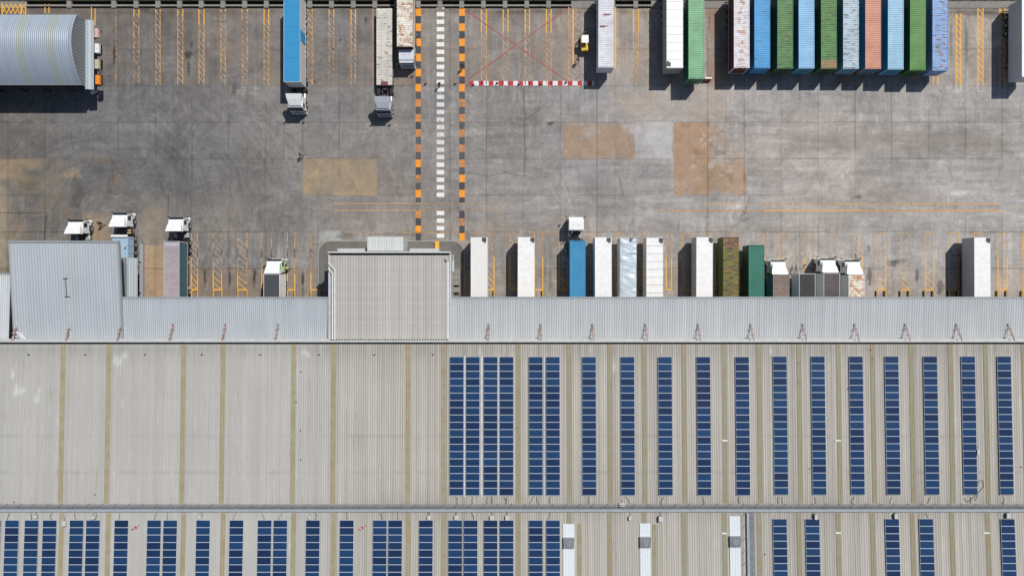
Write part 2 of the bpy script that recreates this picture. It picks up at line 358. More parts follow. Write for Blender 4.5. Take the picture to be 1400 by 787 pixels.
# grass verge tufts
t = MB(); rr = random.Random(5)
for k in range(22000):
    x = rr.uniform(-88, 88); y = YS+.04+abs(rr.gauss(0, .6)); h = rr.uniform(.08, .3)
    if 8 < x < 11 or x > 24: y -= .04
    a = rr.uniform(0, 6.28); dx, dy = math.cos(a)*.05, math.sin(a)*.05; lx, ly = rr.uniform(-.15,.15), rr.uniform(-.2,.12)
    t.add([(x-dx, y-dy, -.02), (x+dx, y+dy, -.02), (x+lx, y+ly, h)], [(0,1,2)])
tag(t.build('grass', paint('grass_blades', (.07,.13,.02), .8, .4, dirtcol=(.16,.15,.05), coord='Generated', scale=40)), kind='stuff')

# ------------------------------------------------------------------ painted markings
YEL = road_paint('paint_yellow_fresh', (.85,.42,.04), .25); YEF = road_paint('paint_yellow_worn', (.62,.35,.14), .60)
YEP = road_paint('paint_yellow_pale', (.56,.42,.30), .62); WHT = road_paint('paint_white', (.74,.74,.72), .12); WHF = road_paint('paint_white_worn', (.66,.66,.64), .45)
ORG = road_paint('paint_orange', (.82,.30,.02), .12); ORF = road_paint('paint_orange_worn', (.60,.24,.07), .5)
CHA = road_paint('paint_charcoal', (.05,.05,.06), .12); CHF = road_paint('paint_charcoal_worn', (.085,.085,.09), .5)
RED = road_paint('paint_red', (.45,.03,.04), .1); REF = road_paint('paint_red_worn', (.36,.06,.05), .25)
mk = MB()
def seg(ax, ay, bx, by, w, m, z=.006):
    a = Vector((*W(ax, ay), z)); b = Vector((*W(bx, by), z)); n = (b-a).normalized(); n = Vector((-n.y, n.x, 0))*w/2
    mk.quad(a-n, b-n, b+n, a+n, m)
YMD = road_paint('paint_yellow_dull', (.66,.36,.11), .42)
MK = [YEL, YEF, YEP, WHT, WHF, ORG, ORF, CHA, CHF, RED, REF, YMD]
def lane(xa, xb, y0, y1, split, strong=0, hatch=9, weak=1, dirn=1, pitch=8.2, hm=2):
    for q in (xa, xb):
        seg(q, y0, q, split, .16, strong); seg(q, split, q, y1, .15, weak)
    yy = y0+2
    while yy + hatch < y1:
        a, b = (yy, yy+hatch) if dirn > 0 else (yy+hatch, yy)
        seg(xa, a, xb, b, .10 if hm == 2 else .13, hm, .005); yy += pitch
for xa, xb in [(183,190),(213,219),(243,250),(272,279),(302,308),(331,338),(361,367.5),(421,427),(450,456.5),(480,486),(658,665),(688,694.5),(718,724),(747,753.5),(866,873)]:
    lane(xa, xb, 13, 116, random.choice([16, 22, 34]) if xa < 600 else 45)
seg(158.7,14,158.7,112,.14,1); seg(125,10,125,36,.15,0); seg(130,12,130,36,.15,0); seg(61.5,6,61.5,18,.15,0); seg(67,6,67,18,.15,0); seg(510,12,510,116,.15,1); seg(390.5,12,390.5,118,.13,2)
for xa in (3, 29, 35): seg(xa, 5, xa, 20, .2, 0)
for k in range(5): seg(3+k*6, 6, 9+k*6, 19, .12, 0, .005); seg(9+k*6, 6, 3+k*6, 19, .12, 0, .0055)
seg(777.3,9,777.3,111,.14,1); seg(783.6,8,783.6,88,.2,0); seg(797.5,14,797.5,117,.1,2); seg(841.5,8,841.5,94,.22,0)
for k in range(14):
    yy = 10+k*8
    seg(784, yy, 797, yy+8, .10, 2, .005); seg(784, yy+8, 797, yy, .10, 2, .0055); seg(777.5, yy, 783.5, yy+7, .09, 2, .0052)
for xa, xb, a in [(1276,1282.5,100),(1307.5,1313.5,19),(1337,1344,10),(1367,1374,10)]:
    if a < 50: lane(xa, xb, a, 117, 117-1, 0, 8, 0, 1, 9.2, 0); seg(xa,117,xa,125,.08,4); seg(xb,117,xb,125,.08,4); seg(xa,125,xb,125,.08,4)
    else: lane(xa, xb, a, 116, 115, 0, 8, 0)
seg(1337,9,1344,9,.15,0)
lanes_s = [(262,270,0),(291.5,303,0),(325,337.5,0),(358,371,0),(393,403,0),(425,437,0),(666.5,675.5,1),(697,707,0),(731,742,0),(764.5,776,0),(808,815,0),(842,848,0),(878,885,0),(911,918,0),(933,945.5,0),(966,978,0),
           (999,1011,0),(1033.5,1045,0),(1067,1079,0),(1100.5,1111.5,0),(1134,1144.5,0),(1167,1178.5,0),(1199.5,1211,1),(1232,1243.5,1),(1265,1276.5,1),(1298,1310,1),(1332,1344,1),(1364.5,1377,1),(1398,1410,1)]
for xa, xb, h in lanes_s:
    for q in (xa, xb): seg(q, 318, q, 352, .15, 1 if xa < 1190 else 11); seg(q, 352 if xa > 600 else 374, q, 396, .15, 0 if random.random() < .7 else 1); (seg(q, 340, q, 374, .13, 1) if xa < 600 else None)
    if xa > 600: seg(xa, 318, xb, 318, .14, 1 if xa < 1190 else 11)
    seg(xa, 395.8, xb, 395.8, .2, 0)
    if h or random.random() < .25:
        for k in range(8): seg(xa, 326+k*8.6, xb, 326+k*8.6+10, .10, 0 if k > 5 else 2, .005)
# checker edges and dashes of the crossing
def check(xc, wide, y, h, m): seg(xc, y, xc, y+h, wide, m)
for xc, ph in ((571.9, 11.8), (631.6, 11.8)):
    k = 0; y = ph
    while y < 276:
        h = min(10.32, 277-y); old = 128 < y < 200 or (y > 200 and random.random() < .5)
        check(xc, .86 if xc < 600 else .9, y, h, (6 if old else 5) if k % 2 == 0 else (8 if (y > 120 and random.random() < .6) else 7)); y += 10.32; k += 1
    y = 288; k = 0 if xc < 600 else 1
    while y < 328.5: check(xc, .86, y, 10.2, (5 if y > 300 else 6) if k % 2 == 0 else 7); y += 10.2; k += 1
for k in range(26):
    y = 16.9+k*10.27
    if y < 272: seg(602.2, y, 602.2, y+5.8, 1.22, 4 if 120 < y < 215 else 3)
seg(602.2,10.3,602.2,12.6,1.22,4)
for k in range(4): seg(602.2, 288.5+k*10.3, 602.2, 294+k*10.3, 1.22, 3)
for xx in (598.5, 605.5): seg(xx, 23, xx, 112, .1, 2, .005)
k = 0; xx = 641
while xx < 812:
    seg(xx, 114, min(xx+6.75, 812), 114, .72, 9 if k % 2 == 0 else 3); xx += 6.75; k += 1
seg(636,14,777,112,.13,10,.010); seg(640,109,776,12,.13,10,.011)
seg(958,278.6,1369,278.6,.17,1); seg(900,288,1369,288,.24,1); seg(1040,288,1369,288,.24,11,.008); seg(1140,278.6,1369,278.6,.17,11,.008); seg(1200,288,1369,288,.14,1,.01); seg(450,278,690,278,.12,1); seg(450,287.6,690,287.6,.14,1)
seg(1369,283,1400,283,.1,2); seg(470,317.5,800,317.5,.1,1)
seg(616,167,622,168,.2,2); seg(600,164,607,170,.1,2)
struct(mk.build('road_markings', MK))

# ------------------------------------------------------------------ corrugated sheet roofs (real ribs, tint per vertex)
def ribbed(name, xa, xb, ys, zf, col_fn, mat, pitch=.34, rh=.035, xoff=None, parent=None, zx=None, hx=None):
    prof = [(0,0),(.62,0),(.72,1),(.90,1)]
    n = int((xb-xa)/pitch); xs = []; hs = []
    for i in range(n):
        for a, h in prof: xs.append(xa+(i+a)*(xb-xa)/n); hs.append(h*rh)
    xs.append(xb); hs.append(0); xs = np.array(xs); hs = np.array(hs)
    X, Y = np.meshgrid(xs, ys); Z = np.vectorize(zf)(ys)[:, None] + hs[None, :]*(1 if hx is None else hx(X))
    if zx is not None: Z = Z + zx(X)
    o = grid_mesh(name, X, Y, Z, col_fn(X, Y), mat)
    if parent: o.parent = parent
    return o
SHEET = vcol('roof_sheet', .55, .05, 6, .05, mscale=(1, .1, 1), spec=.35)
Y0R = W(0, 467.3, 9.4)[1]                      # north edge of the warehouse roof
YWK = Y0R - 24.0
def zr(Y):
    d = Y0R-Y
    return 9.4 + .03*min(d, 24) + (.05*(d-24) if d > 24 else 0)
def WR(px, py, dz=0.0):
    z = 9.6
    for _ in range(6):
        x, y = W(px, py, z+dz); z = zr(y)
    return x, y, z+dz
wh = thing('warehouse', 'huge warehouse with ribbed grey roof striped by tan skylight sheets, filling the lower half', 'warehouse', (0, Y0R, 0))
def wcol(X, Y):
    Yp = Y; px = 700 + X*F/(H-9.8); py = 393.5 - Yp*F/(H-9.8)
    rg = np.random.RandomState(9)
    left = 1-sstep(380, 560, px)
    c = (left[..., None]*lin(174,172,167) + (1-left)[..., None]*lin(172,168,159))
    st = fbm(px, py, 1.6, 300, 5, 3); c = c*(1 + (.10+.14*(1-left))[..., None]*(st-.5)[..., None]*1.6)
    st = fbm(px, py, 14, 200, 6, 3); c = c*(1 + .16*(st-.5))[..., None]
    n = fbm(px, py, 90, 60, 7, 4); c = c*(1 + .12*(n-.5))[..., None]
    for x0, y0, rx, ry in [(16,511,3,10),(21,535,8,10),(29,534,6,6),(50,545,6,9),(52,533,4,5),(160,494,8,9),(168,487,5,6),(146,485,3,8),(415,482,6,6),(420,486,4,5),(840,500,3,12),(700,485,2,9),(808,478,4,6),(656,480,3,10),(690,478,2,8),(1055,480,3,6),(905,478,3,8)]:
        d = np.hypot((px-x0)/rx, (py-y0)/ry) + 1.2*(fbm(px, py, 3, 9, 70+int(x0), 4)-.5)
        m = (1-sstep(.2, 1.1, d))*.5; c = c*(1-m[..., None]) + m[..., None]*lin(215,215,212)
    for q in (484.5, 538, 596, 645, 738):
        lp = np.exp(-((py-q)/.9)**2)*(.3+.9*sstep(.4, .65, fbm(px, py, 22, 5, int(q), 3))); c = c*(1-.10*lp)[..., None]
    run = sstep(.66, .80, fbm(px, py, 2.0, 38, 171, 3))*sstep(.45, .6, fbm(px, py, 60, 50, 172, 3)); c = c*(1-run[..., None]*np.array([.08,.12,.18]))
    lt_ = sstep(.68, .82, fbm(px, py, 2.4, 24, 173, 3)); c = c*(1+.12*lt_)[..., None]
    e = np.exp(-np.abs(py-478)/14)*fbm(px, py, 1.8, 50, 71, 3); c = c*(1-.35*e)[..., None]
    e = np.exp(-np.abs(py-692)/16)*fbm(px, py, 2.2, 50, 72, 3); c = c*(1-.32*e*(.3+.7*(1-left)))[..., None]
    # darker worn ribs between sheets
    pi = np.floor(X/.34).astype(int); k = rg.rand(2000)[pi % 2000]
    c = c*(1 - np.where(k > .72, .12, 0)*(.35+.65*(1-left)))[..., None]
    return np.clip(c, .02, .85)*.96
HX = lambda X: .25+.75*sstep(-42, -12, X)
ysU = np.linspace(YWK, Y0R, 60); ysL = np.linspace(Y0R-50, YWK, 50)
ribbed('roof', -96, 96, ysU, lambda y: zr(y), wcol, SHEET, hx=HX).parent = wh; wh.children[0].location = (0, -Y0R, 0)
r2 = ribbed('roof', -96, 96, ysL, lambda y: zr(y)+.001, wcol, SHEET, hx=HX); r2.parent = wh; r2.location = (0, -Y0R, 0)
def wp(mb, name, mats, parent=wh, **k):
    o = mb.build(name, mats, parent, **k)
    if parent is wh: o.location = (0, -Y0R, 0)
    return o
wall = MB(); wall.box(-95.9, 95.9, Y0R-.02, Y0R-.2+.2, 0, 9.32); wall.box(-95.9, -95.7, Y0R-50, Y0R-.03, 0, 9.3); wall.box(95.7, 95.9, Y0R-50, Y0R-.03, 0, 9.3)
wp(wall, 'wall', M['palegrey'])
pp = MB(); pp.box(-96, 96, Y0R+.005, Y0R+.20, 8.9, 10.0); pp.box(-96, 96, Y0R+.21, Y0R+.40, 8.5, 8.9)
wp(pp, 'parapet', M['palegrey'])
gg = MB(); gg.box(-96, 96, Y0R-.22, Y0R+.004, 9.3, 9.455); wp(gg, 'gutter_or_shade', M['black'])  # black gutter lining, laid to darken the shadow line behind the parapet
# translucent strips
sky_l = paint('skylight_tan', s2l((156,148,124)), .5, .75, dirtcol=s2l((140,125,90)), scale=.6)
sky_r = paint('skylight_olive', s2l((146,143,122)), .5, .75, dirtcol=s2l((152,126,90)), scale=.6)
def strip(px0, ya, yb, wpx=6.6, mt=None, up=.055, name='skylight', px1=None):
    px1 = px0 if px1 is None else px1
    n = 8; mb = MB(); wd = wpx/9.27
    prof = [(-.5,0),(-.38,0),(-.33,.03),(-.27,.03),(-.22,0),(-.03,0),(0,.03),(.06,.03),(.11,0),(.24,0),(.29,.03),(.35,.03),(.4,0),(.5,0)]
    rows = []
    X = WR(px0, ya)[0]
    for i in range(n+1):
        y = ya+(yb-ya)*i/n; _, Y, z = WR(px0, y); rows.append([(X+a*wd, Y, z+up+h) for a, h in prof])
    for i in range(n):
        for j in range(len(prof)-1): mb.quad(rows[i][j], rows[i][j+1], rows[i+1][j+1], rows[i+1][j])
    return wp(mb, name, mt)
for x in (87,149.5,251.5,305.5,402,456.5,558.5,606.5,709,778.5,833.5,880.5,935,990,1037.5,1092,1146,1192.5,1245.5,1299,1347,1399):
    strip(x, 469.5, 687, mt=sky_l if x < 700 else sky_r)
for x in (85,149,251.5,305.5,402,456.5,558.5,606.5,709,833.5,935,990,1037.5,1092,1145.5,1192.5,1247,1301,1350):
    strip(x, 700.5, 905, mt=sky_l if x < 700 else sky_r)
strip(778.5, 700.5, 715, mt=sky_r); strip(792.5, 715, 905, 6, sky_l); strip(880.5, 700.5, 715, mt=sky_r); strip(894.5, 716, 905, 5.5, sky_l)
# dark side lines where panels of roofing lap, and small roof fittings
def fitting(px, py, w_, h_, d_=.07):
    a = WR(px, py, .06); m_ = MB(); m_.box(a[0]-w_, a[0]+w_, a[1]-d_, a[1]+d_, a[2]-.05, a[2]+h_); wp(m_, 'roof_fitting', M['frame'])
for x in (39,117,198,276,356,436,512,592):
    fitting(x, 484.5, .12, .09)
for x, y in ((19,686),(130,675.5),(405,549),(411,508),(411,588),(411,628),(1091,496),(1091,522),(1190,478),(1192,491),(1107,640),(708,584),(1159,531),(1396,638),(1046,757)):
    fitting(x, y, .07, .06)
for x, y, w_ in ((990.5,602,8),(1145.5,602,8),(990,728.5,7),(1145.5,728,8),(1348.5,728,9)):
    a = WR(x, y, .1); sb = MB(); sb.box(a[0]-w_/18.6, a[0]+w_/18.6, a[1]-.09, a[1]+.09, a[2]-.02, a[2]+.05); wp(sb, 'lap_cover', M['white'])
# walkway along the roof and its branch
def walkway(name, horizontal, label):
    wk = thing(name, label, 'roof walkway', (0, 0, 0))
    GR = paint('grating', (.30,.315,.33), .6, .4)
    dk = MB(); tr = MB(); rl = MB()
    if horizontal:
        _, ya, z = WR(700, 689.2, .3); _, yb, _ = WR(700, 695.2, .3); _, yc, _ = WR(700, 698.8, .3)
        k = -94.0
        for q in np.linspace(ya, yb, 7): dk.box(-95, 95, q-.012, q+.012, z, z+.03)
        while k < 95: dk.box(k-.02, k+.02, yb+.013, ya-.013, z-.04, z-.002); k += .25
        dk.box(-95, 95, yb, ya, z-.12, z-.1)
        tr.box(-95, 95, yc, yb-.03, z-.1, z-.06); tr.box(-95, 95, yc-.05, yc-.001, z-.1, z+.05); tr.box(-95, 95, yb-.06, yb-.031, z-.059, z+.08)
        tr.box(-95, 95, yc+.05, yb-.1, z-.059, z-.02)
        k = -94.0
        while k < 95: rl.box(k-.025, k+.025, ya+.05, ya+.10, z-.35, z+.9); k += 2.0
        rl.box(-95, 95, ya+.055, ya+.095, z+.9, z+.94); rl.box(-95, 95, ya+.06, ya+.09, z+.45, z+.48)
    else:
        xa, y0, z0 = WR(1020.5, 700.5, .3); xb = WR(1024, 700.5, .3)[0]; xc = WR(1031, 700.5, .3)[0]; _, y1, z1 = WR(1025, 905, .3)
        for q in np.linspace(xb, xc, 7): dk.bar((q, y0, z0), (q, y1, z1), .024, .03)
        n = int((y0-y1)/.25)
        for i in range(n):
            t_ = i/n; y = y0+(y1-y0)*t_; z = z0+(z1-z0)*t_; dk.box(xb+.013, xc-.013, y-.02, y+.02, z-.05, z-.016)
        dk.bar(((xb+xc)/2, y0, z0-.12), ((xb+xc)/2, y1, z1-.12), xc-xb, .02)
        tr.bar(((xa+xb)/2, y0, z0), ((xa+xb)/2, y1, z1), (xb-xa)*.9, .12)
        for i in range(12):
            t_ = i/12; y = y0+(y1-y0)*t_; z = z0+(z1-z0)*t_; rl.box(xa-.10, xa-.06, y-.02, y+.02, z-.3, z+.9)
        rl.bar((xa-.08, y0, z0+.9), (xa-.08, y1, z1+.9), .05, .05)
    dk.build('deck', GR, wk); tr.build('cable_tray', paint('galvanised_blue_grey', s2l((160,170,175)), .5, .2), wk); rl.build('railing', M['greysteel'], wk)
    return wk
walkway('roof_walkway', True, 'long grating walkway with cable tray crossing the whole warehouse roof from side to side')
walkway('roof_walkway', False, 'short walkway branch running down the lower roof beside the rightmost white sheet')
# ------------------------------------------------------------------ solar arrays
def cells():
    m, nt, b = newmat('solar_cells')
    t = N(nt, 'ShaderNodeTexCoord'); sp = N(nt, 'ShaderNodeSeparateXYZ'); nt.links.new(t.outputs['Object'], sp.inputs[0])
    def lines(o, pitch, wd):
        a = math_(nt, 'ABSOLUTE', math_(nt, 'SUBTRACT', math_(nt, 'FRACT', math_(nt, 'ADD', math_(nt, 'DIVIDE', o, pitch), 100.5), 0), .5), 0)
        return ramp(nt, a, wd, wd*1.5, 1, 0)
    l = math_(nt, 'MAXIMUM', lines(sp.outputs[0], .167, .06), lines(sp.outputs[1], .167, .06))
    oi = N(nt, 'ShaderNodeObjectInfo')
    base = mix(nt, oi.outputs['Random'], s2l((15,34,70)), s2l((24,62,102)))
    base = mix(nt, ramp(nt, noise(nt, .9, 3, coord='Object'), .35, .7, 0, .35), base, s2l((20,32,60)))
    nt.links.new(mix(nt, math_(nt, 'MULTIPLY', l, .55), base, s2l((60,80,108))), b.inputs['Base Color'])
    b.inputs['Roughness'].default_value = .28; b.inputs['Specular IOR Level'].default_value = .5
    return m
CEL = cells(); FRM = paint('panel_frame', (.58,.64,.70), .4, .05)
p = MB(); PL, PW = 2.04, 1.05
p.box(-PL/2+.021, PL/2-.021, -PW/2+.033, PW/2-.033, .0, .034, 0)
for a, b_, c_, d_ in ((-PL/2, PL/2, -PW/2, -PW/2+.032), (-PL/2, PL/2, PW/2-.032, PW/2), (-PL/2, -PL/2+.02, -PW/2+.033, PW/2-.033), (PL/2-.02, PL/2, -PW/2+.033, PW/2-.033)):
    p.box(a, b_, c_, d_, -.002, .04, 1)
PANEL = p.mesh('solar_panel', [CEL, FRM])
ORD = ['first','second','third','fourth','fifth','sixth','seventh','eighth','ninth','tenth','eleventh','twelfth','thirteenth','fourteenth','fifteenth','sixteenth','seventeenth','eighteenth','nineteenth','twentieth']
ORD += ['twenty-'+q for q in ORD[:9]]
def array(px, ytop, n, label, group, rz=0.0):
    X, Y, z = WR(px, ytop, .17); tilt = math.atan(.03 if ytop < 690 else .05)
    a = thing('solar_array', label, 'solar array', (X, Y, z), 0, group); a.rotation_euler = (-tilt, 0, rz)
    L = n*(PW+.017)
    rl = MB()
    for s in (-.62, .62): rl.box(s-.03, s+.03, -L, 0, -.08, -.004)
    k = .3
    while k < L:
        for s in (-.62, .62): rl.box(s-.05, s+.05, -k-.04, -k+.04, -.13, -.081)
        k += 1.4
    rl.build('mounting_rail', M['alu'], a)
    for i in range(n):
        o = bpy.data.objects.new('solar_panel', PANEL); C.objects.link(o); o.parent = a
        o.location = (0, -(i+.5)*(PW+.017), 0); o.rotation_euler = (random.gauss(0, .003), random.gauss(0, .003), random.gauss(0, .0015))
up = [(624.5),(646.5),(670.8),(692.5),(732.5),(755.8),(805.2),(857.8),(909),(961.5),(1014.5),(1066),(1118),(1170),(1218.8),(1271.5),(1323.3),(1372.5)]
for i, x in enumerate(up):
    yt = 487.3 if x < 1050 else 486.6
    array(x, yt, 18 if False else 19, '%s full-height column of blue solar panels from the left on the upper warehouse roof' % ORD[i], 'solar panel columns on the upper warehouse roof')
low = [-8,16.7,43.5,68.3,105,127.5,166.3,211,233,278,323.5,362,383.5,428,474.3,519.5,540.5,582.5,622.5,643.5,670.8,692.5,732.5,756,1066,1110.5,1219.5,1266,1377.5]
for i, x in enumerate(low):
    array(x, 710.3 if x < 1050 else 708.5, 17, '%s column of blue solar panels from the left on the roof below the walkway' % ORD[i], 'solar panel columns below the roof walkway')
# pale walk strips between the paired arrays
for x, w_ in ((635.5,2.2),(658.7,3.2),(681.8,1.6),(744.5,1.6)):
    ps = MB(); a = WR(x, 486, .05); b_ = WR(x, 679, .05); ps.bar((a[0], a[1], a[2]+.02), (a[0], b_[1], b_[2]+.02), w_/9.3, .03); wp(ps, 'edge_flashing', M['palegrey'])
# white sheets with turbine boxes
WSH = paint('new_white_sheet', (.66,.70,.73), .4, .06)
for i, (x, w_, y0, vy) in enumerate(((777.5,15.5,715.5,741),(882,14.5,715,740),(1004.5,15,705,739))):
    a = WR(x, y0, .09); b_ = WR(x, 905, .09)
    s = MB(); s.bar((a[0], a[1], a[2]), (a[0], b_[1], b_[2]), w_/9.35, .04)
    for q in (-.5, -.25, 0, .25, .5): s.bar((a[0]+q*w_/9.6, a[1], a[2]+.035), (a[0]+q*w_/9.6, b_[1], b_[2]+.035), .03, .03)
    wp(s, 'replacement_sheet', WSH)
    v = WR(x, vy, .12); which = ('leftmost', 'middle', 'rightmost')[i]
    t = thing('roof_ventilator', '%s grey box ventilator standing on a white strip of the lower roof' % which, 'roof ventilator', v, 0, 'ventilators on white roof strips')
    m_ = MB(); m_.box(-.78, .78, -.75, .75, -.05, .35); m_.build('housing', M['greysteel'], t)
    m_ = MB()
    for q in range(8): m_.bar((-.75+q*.2, -.7, .40), (-.6+q*.2, .7, .40), .07, .06)
    m_.tube((0,0,.36), (0,0,.5), .45, 12); m_.build('louvre', M['alu'], t)
# inverter boxes and rags on the roof
def jbox(x, y, sx_, sy_, h, label, mt='white', hood=True):
    a = WR(x, y, .05); t = thing('inverter_box', label, 'inverter box', a)
    MB().box(-sx_/2, sx_/2, -sy_/2, sy_/2, .08, h).build('housing', M[mt], t, bevel=.02)
    MB().box(-sx_/2-.03, sx_/2+.03, -sy_/2-.02, sy_/2+.02, h+.003, h+.03).build('lid', M['palegrey'], t)
    f = MB(); f.box(-sx_/2, -sx_/2+.05, -sy_/2, sy_/2, 0, .078); f.box(sx_/2-.05, sx_/2, -sy_/2, sy_/2, 0, .078); f.tube((0, sy_/2, .15), (0, sy_/2+.5, .05), .025); f.build('foot', M['frame'], t)
for x, y, a, b_, h, l in ((672.5,706.5,.5,.6,.4,'white inverter box above the twenty-first lower solar column, left one of two side by side'),(693.5,706.5,.5,.6,.4,'white inverter box just right of its twin under the walkway by the four column array'),
      (850,688.8,.75,.4,.5,'white box sitting on the upper edge of the roof walkway'),(861,707,.35,.5,.35,'small pale box below walkway left of the grey box'),(902.5,707.5,.55,.7,.5,'grey box below the walkway right of the middle white strip'),
      (89,714.5,.45,.7,.35,'pale box beside a tan skylight at the lower left'),(128.8,706.5,.4,.35,.35,'small white box above the sixth lower solar column'),(624,706,.45,.6,.35,'white box above the pair of columns right of the tan skylight'),
      (587,706.5,.45,.6,.35,'white box above the lone column left of the paired arrays'),(1336,617,.3,.7,.3,'white box fixed to the right edge of a tall panel column'),(1114,705,.35,.7,.45,'dark box between walkway and second column right of the branch'),
      (1223,704,.4,.7,.45,'dark box above the third lower column right of the branch'),(1376,703,.45,.6,.45,'dark box under the walkway near the right edge'),(50,705,.5,.4,.3,'dark box under the walkway above the third lower column'),
      (274,706,.3,.5,.3,'slim white box above the lone column near a tan skylight'),(424,706,.3,.5,.3,'slim white box above the lone column right of a paired array')):
    jbox(x, y, a, b_, h, l, 'greysteel' if 'dark' in l or 'grey box below' in l else 'white')
def rag(x, y, s, label, seed):
    rg = random.Random(seed); X, Y, z = WR(x, y, .06); mb = MB(); n = 7; P = {}
    for i in range(n):
        for j in range(n):
            u, v = i/(n-1)-.5, j/(n-1)-.5
            P[i,j] = (u*1.1*s+v*.5+rg.uniform(-.06,.06), v*.7*s+u*.35+rg.uniform(-.06,.06), .03+.10*abs(math.sin(u*7+v*5))+rg.uniform(0,.05))
    for i in range(n-1):
        for j in range(n-1):
            mb.quad(P[i,j], P[i+1,j], P[i+1,j+1], P[i,j+1], 1 if (i+j) % 4 == 0 else 0)
    o = mb.build('cloth_rag', [paint('faded_red_cloth', (.42,.07,.07), .9, .3), paint('cloth_white', (.6,.5,.5), .9, .1)], loc=(X, Y, z))
    tag(o, label, 'rag')
rag(185, 720.5, .8, 'crumpled faded red cloth lying on the lower roof between panel columns at the left', 1)
rag(494.5, 721, .8, 'crumpled red and white cloth on the lower roof left of a paired array', 2)
# loose cables between arrays and walkway
rg = random.Random(11)
for x in up+low:
    ya, yb = (678.5, 688) if x in up else (700.5, 710)
    cb = MB()
    px = x + rg.uniform(-4, 4); pts = [WR(px, ya, .12)]
    for k in range(1, 5): px += rg.uniform(-2.2, 1.6); pts.append(WR(px, ya+(yb-ya)*k/4, .12))
    for a, b_ in zip(pts[:-1], pts[1:]): cb.tube(a, b_, .03, 4)
    wp(cb, 'cable', M['black'])
cb = MB(); pts = [(1318,680),(1322,686),(1330,681),(1338,672),(1345,665),(1344,656),(1338,657),(1336,666),(1337,676),(1333,684)]
for a, b_ in zip(pts[:-1], pts[1:]): cb.tube(WR(*a, .1), WR(*b_, .1), .03, 4)
wp(cb, 'cable', M['black'])

# ------------------------------------------------------------------ dock canopies, office block, west buildings
CAN = vcol('canopy_sheet', .5, .05, 6, .05, mscale=(1, .1, 1), spec=.35)
YC1 = Y0R + .41
def canopy(name, label, pxa, pxb, pyn, zn, zs, tint, pitch=.30, seed=0, gutter_or_shade=True, posts=(), contrast=1.0):
    t = thing(name, label, 'canopy', (0, 0, 0))
    xa, yn = W(pxa, pyn, zn); xb = W(pxb, pyn, zn)[0]
    def cf(X, Y):
        c = np.ones(X.shape+(3,))*lin(*tint)
        st = fbm(X, Y, .22, 60, 30+seed, 3); c = c*(1+.30*contrast*(st-.5))[..., None]
        st = fbm(X, Y, 1.6, 9, 31+seed, 4); c = c*(1+.18*(st-.5))[..., None]
        st = fbm(X, Y, 8, 8, 32+seed, 3); c = c*(1+.10*(st-.5))[..., None]
        e = np.exp(-np.abs(Y-yn)/.5); c = c*(1-.15*e)[..., None]
        return np.clip(c, .02, .85)
    ys = np.linspace(YC1, yn-.25, 24)
    zf = lambda y: zs+(zn-zs)*(y-YC1)/(yn-YC1)
    ribbed('roof', xa, xb, ys, zf, cf, CAN, pitch=pitch, parent=t)
    f = MB(); f.box(xa, xb, yn-.24, yn, zn-.45, zn+.06); f.build('fascia', M['greysteel'], t)
    e = MB(); e.prism([(YC1, zs-.3), (YC1, zs-.12), (yn-.25, zn-.16), (yn-.25, zn-.4)], xa+.01, xb-.01); e.build('beam', M['frame'], t)
    gt = MB(); gt.box(xa, xb, YC1-.2, YC1-.003, zs-.2, zs+.06); gt.build('gutter_or_shade', M['palegrey'], t)
    return t, xa, xb, yn
cl, cxa, cxb, cyn = canopy('loading_canopy', 'blue-grey ribbed canopy over the docks left of the office block', 165.5, 449.5, 405.5, 8.6, 8.2, (168,174,179), seed=1, contrast=.5)
cr, rxa, rxb, ryn = canopy('loading_canopy', 'long pale ribbed canopy over the docks right of the office block', 616.5, 1560, 405.5, 8.6, 8.2, (174,177,179), pitch=.36, seed=2, contrast=.8)
cf_, _, _, _ = canopy('loading_canopy', 'pale canopy cut off by the left edge of the picture', -160, 14.5, 373, 7.6, 8.0, (182,187,190), seed=3)
def rods(par, xs):
    for x in xs:
        X, Y = W(x, 443.5, 8.35); m_ = MB()
        m_.tube((X, Y, 8.32), (X+.05, Y0R+.16, 9.75), .05, 6); m_.tube((X+.22, Y-.1, 8.4), (X+.18, Y0R+.16, 9.7), .03, 5)
        for q in (.25, .6): m_.bar((X-.3, Y+(Y0R-Y)*q, 8.35+1.4*q), (X+.35, Y+(Y0R-Y)*q, 8.35+1.4*q), .05, .05, 1)
        m_.box(X-.06, X+.08, Y-.06, Y+.1, 8.3, 8.5, 1)
        m_.build('brace', [M['rod'], M['frame']], par)
rods(cl, (236.5, 308, 380)); rods(cr, (667.5,738.5,809.5,881.5,953.5,1025.5,1096.5,1167.5,1236.5,1306.5,1377.5))
for par, xs in ((cl, (200,270,342,413)), (cr, (631,703,774,845,917,990,1061,1132,1203,1271,1342,1413))):
    for x in xs:          # lap seams, slanting posts beneath
        X, _ = W(x, 430, 8.6); m_ = MB(); m_.box(X-.14, X+.14, YC1+2.6, YC1+2.9, 0, 8.25); m_.build('post', M['greysteel'], par)
dk = thing('loading_dock', 'concrete dock platform in the shade under the long canopies', 'loading dock', (0, 0, 0))
m_ = MB(); m_.box(-90, 90, Y0R+.02, Y0R+2.2, 0, 1.2); m_.build('platform', M['conc'], dk)
for x0_, x1_ in ((-56,-30), (-8.5, 90)):
    x = x0_+1.5
    while x < x1_-3:
        MB().box(x, x+2.6, Y0R+.03, Y0R+.12, 1.22, 4.4).build('dock_door', M['palegrey'], dk); MB().box(x+.2, x+2.4, Y0R+2.21, Y0R+2.36, .7, 1.15).build('bumper', M['black'], dk); x += 3.95

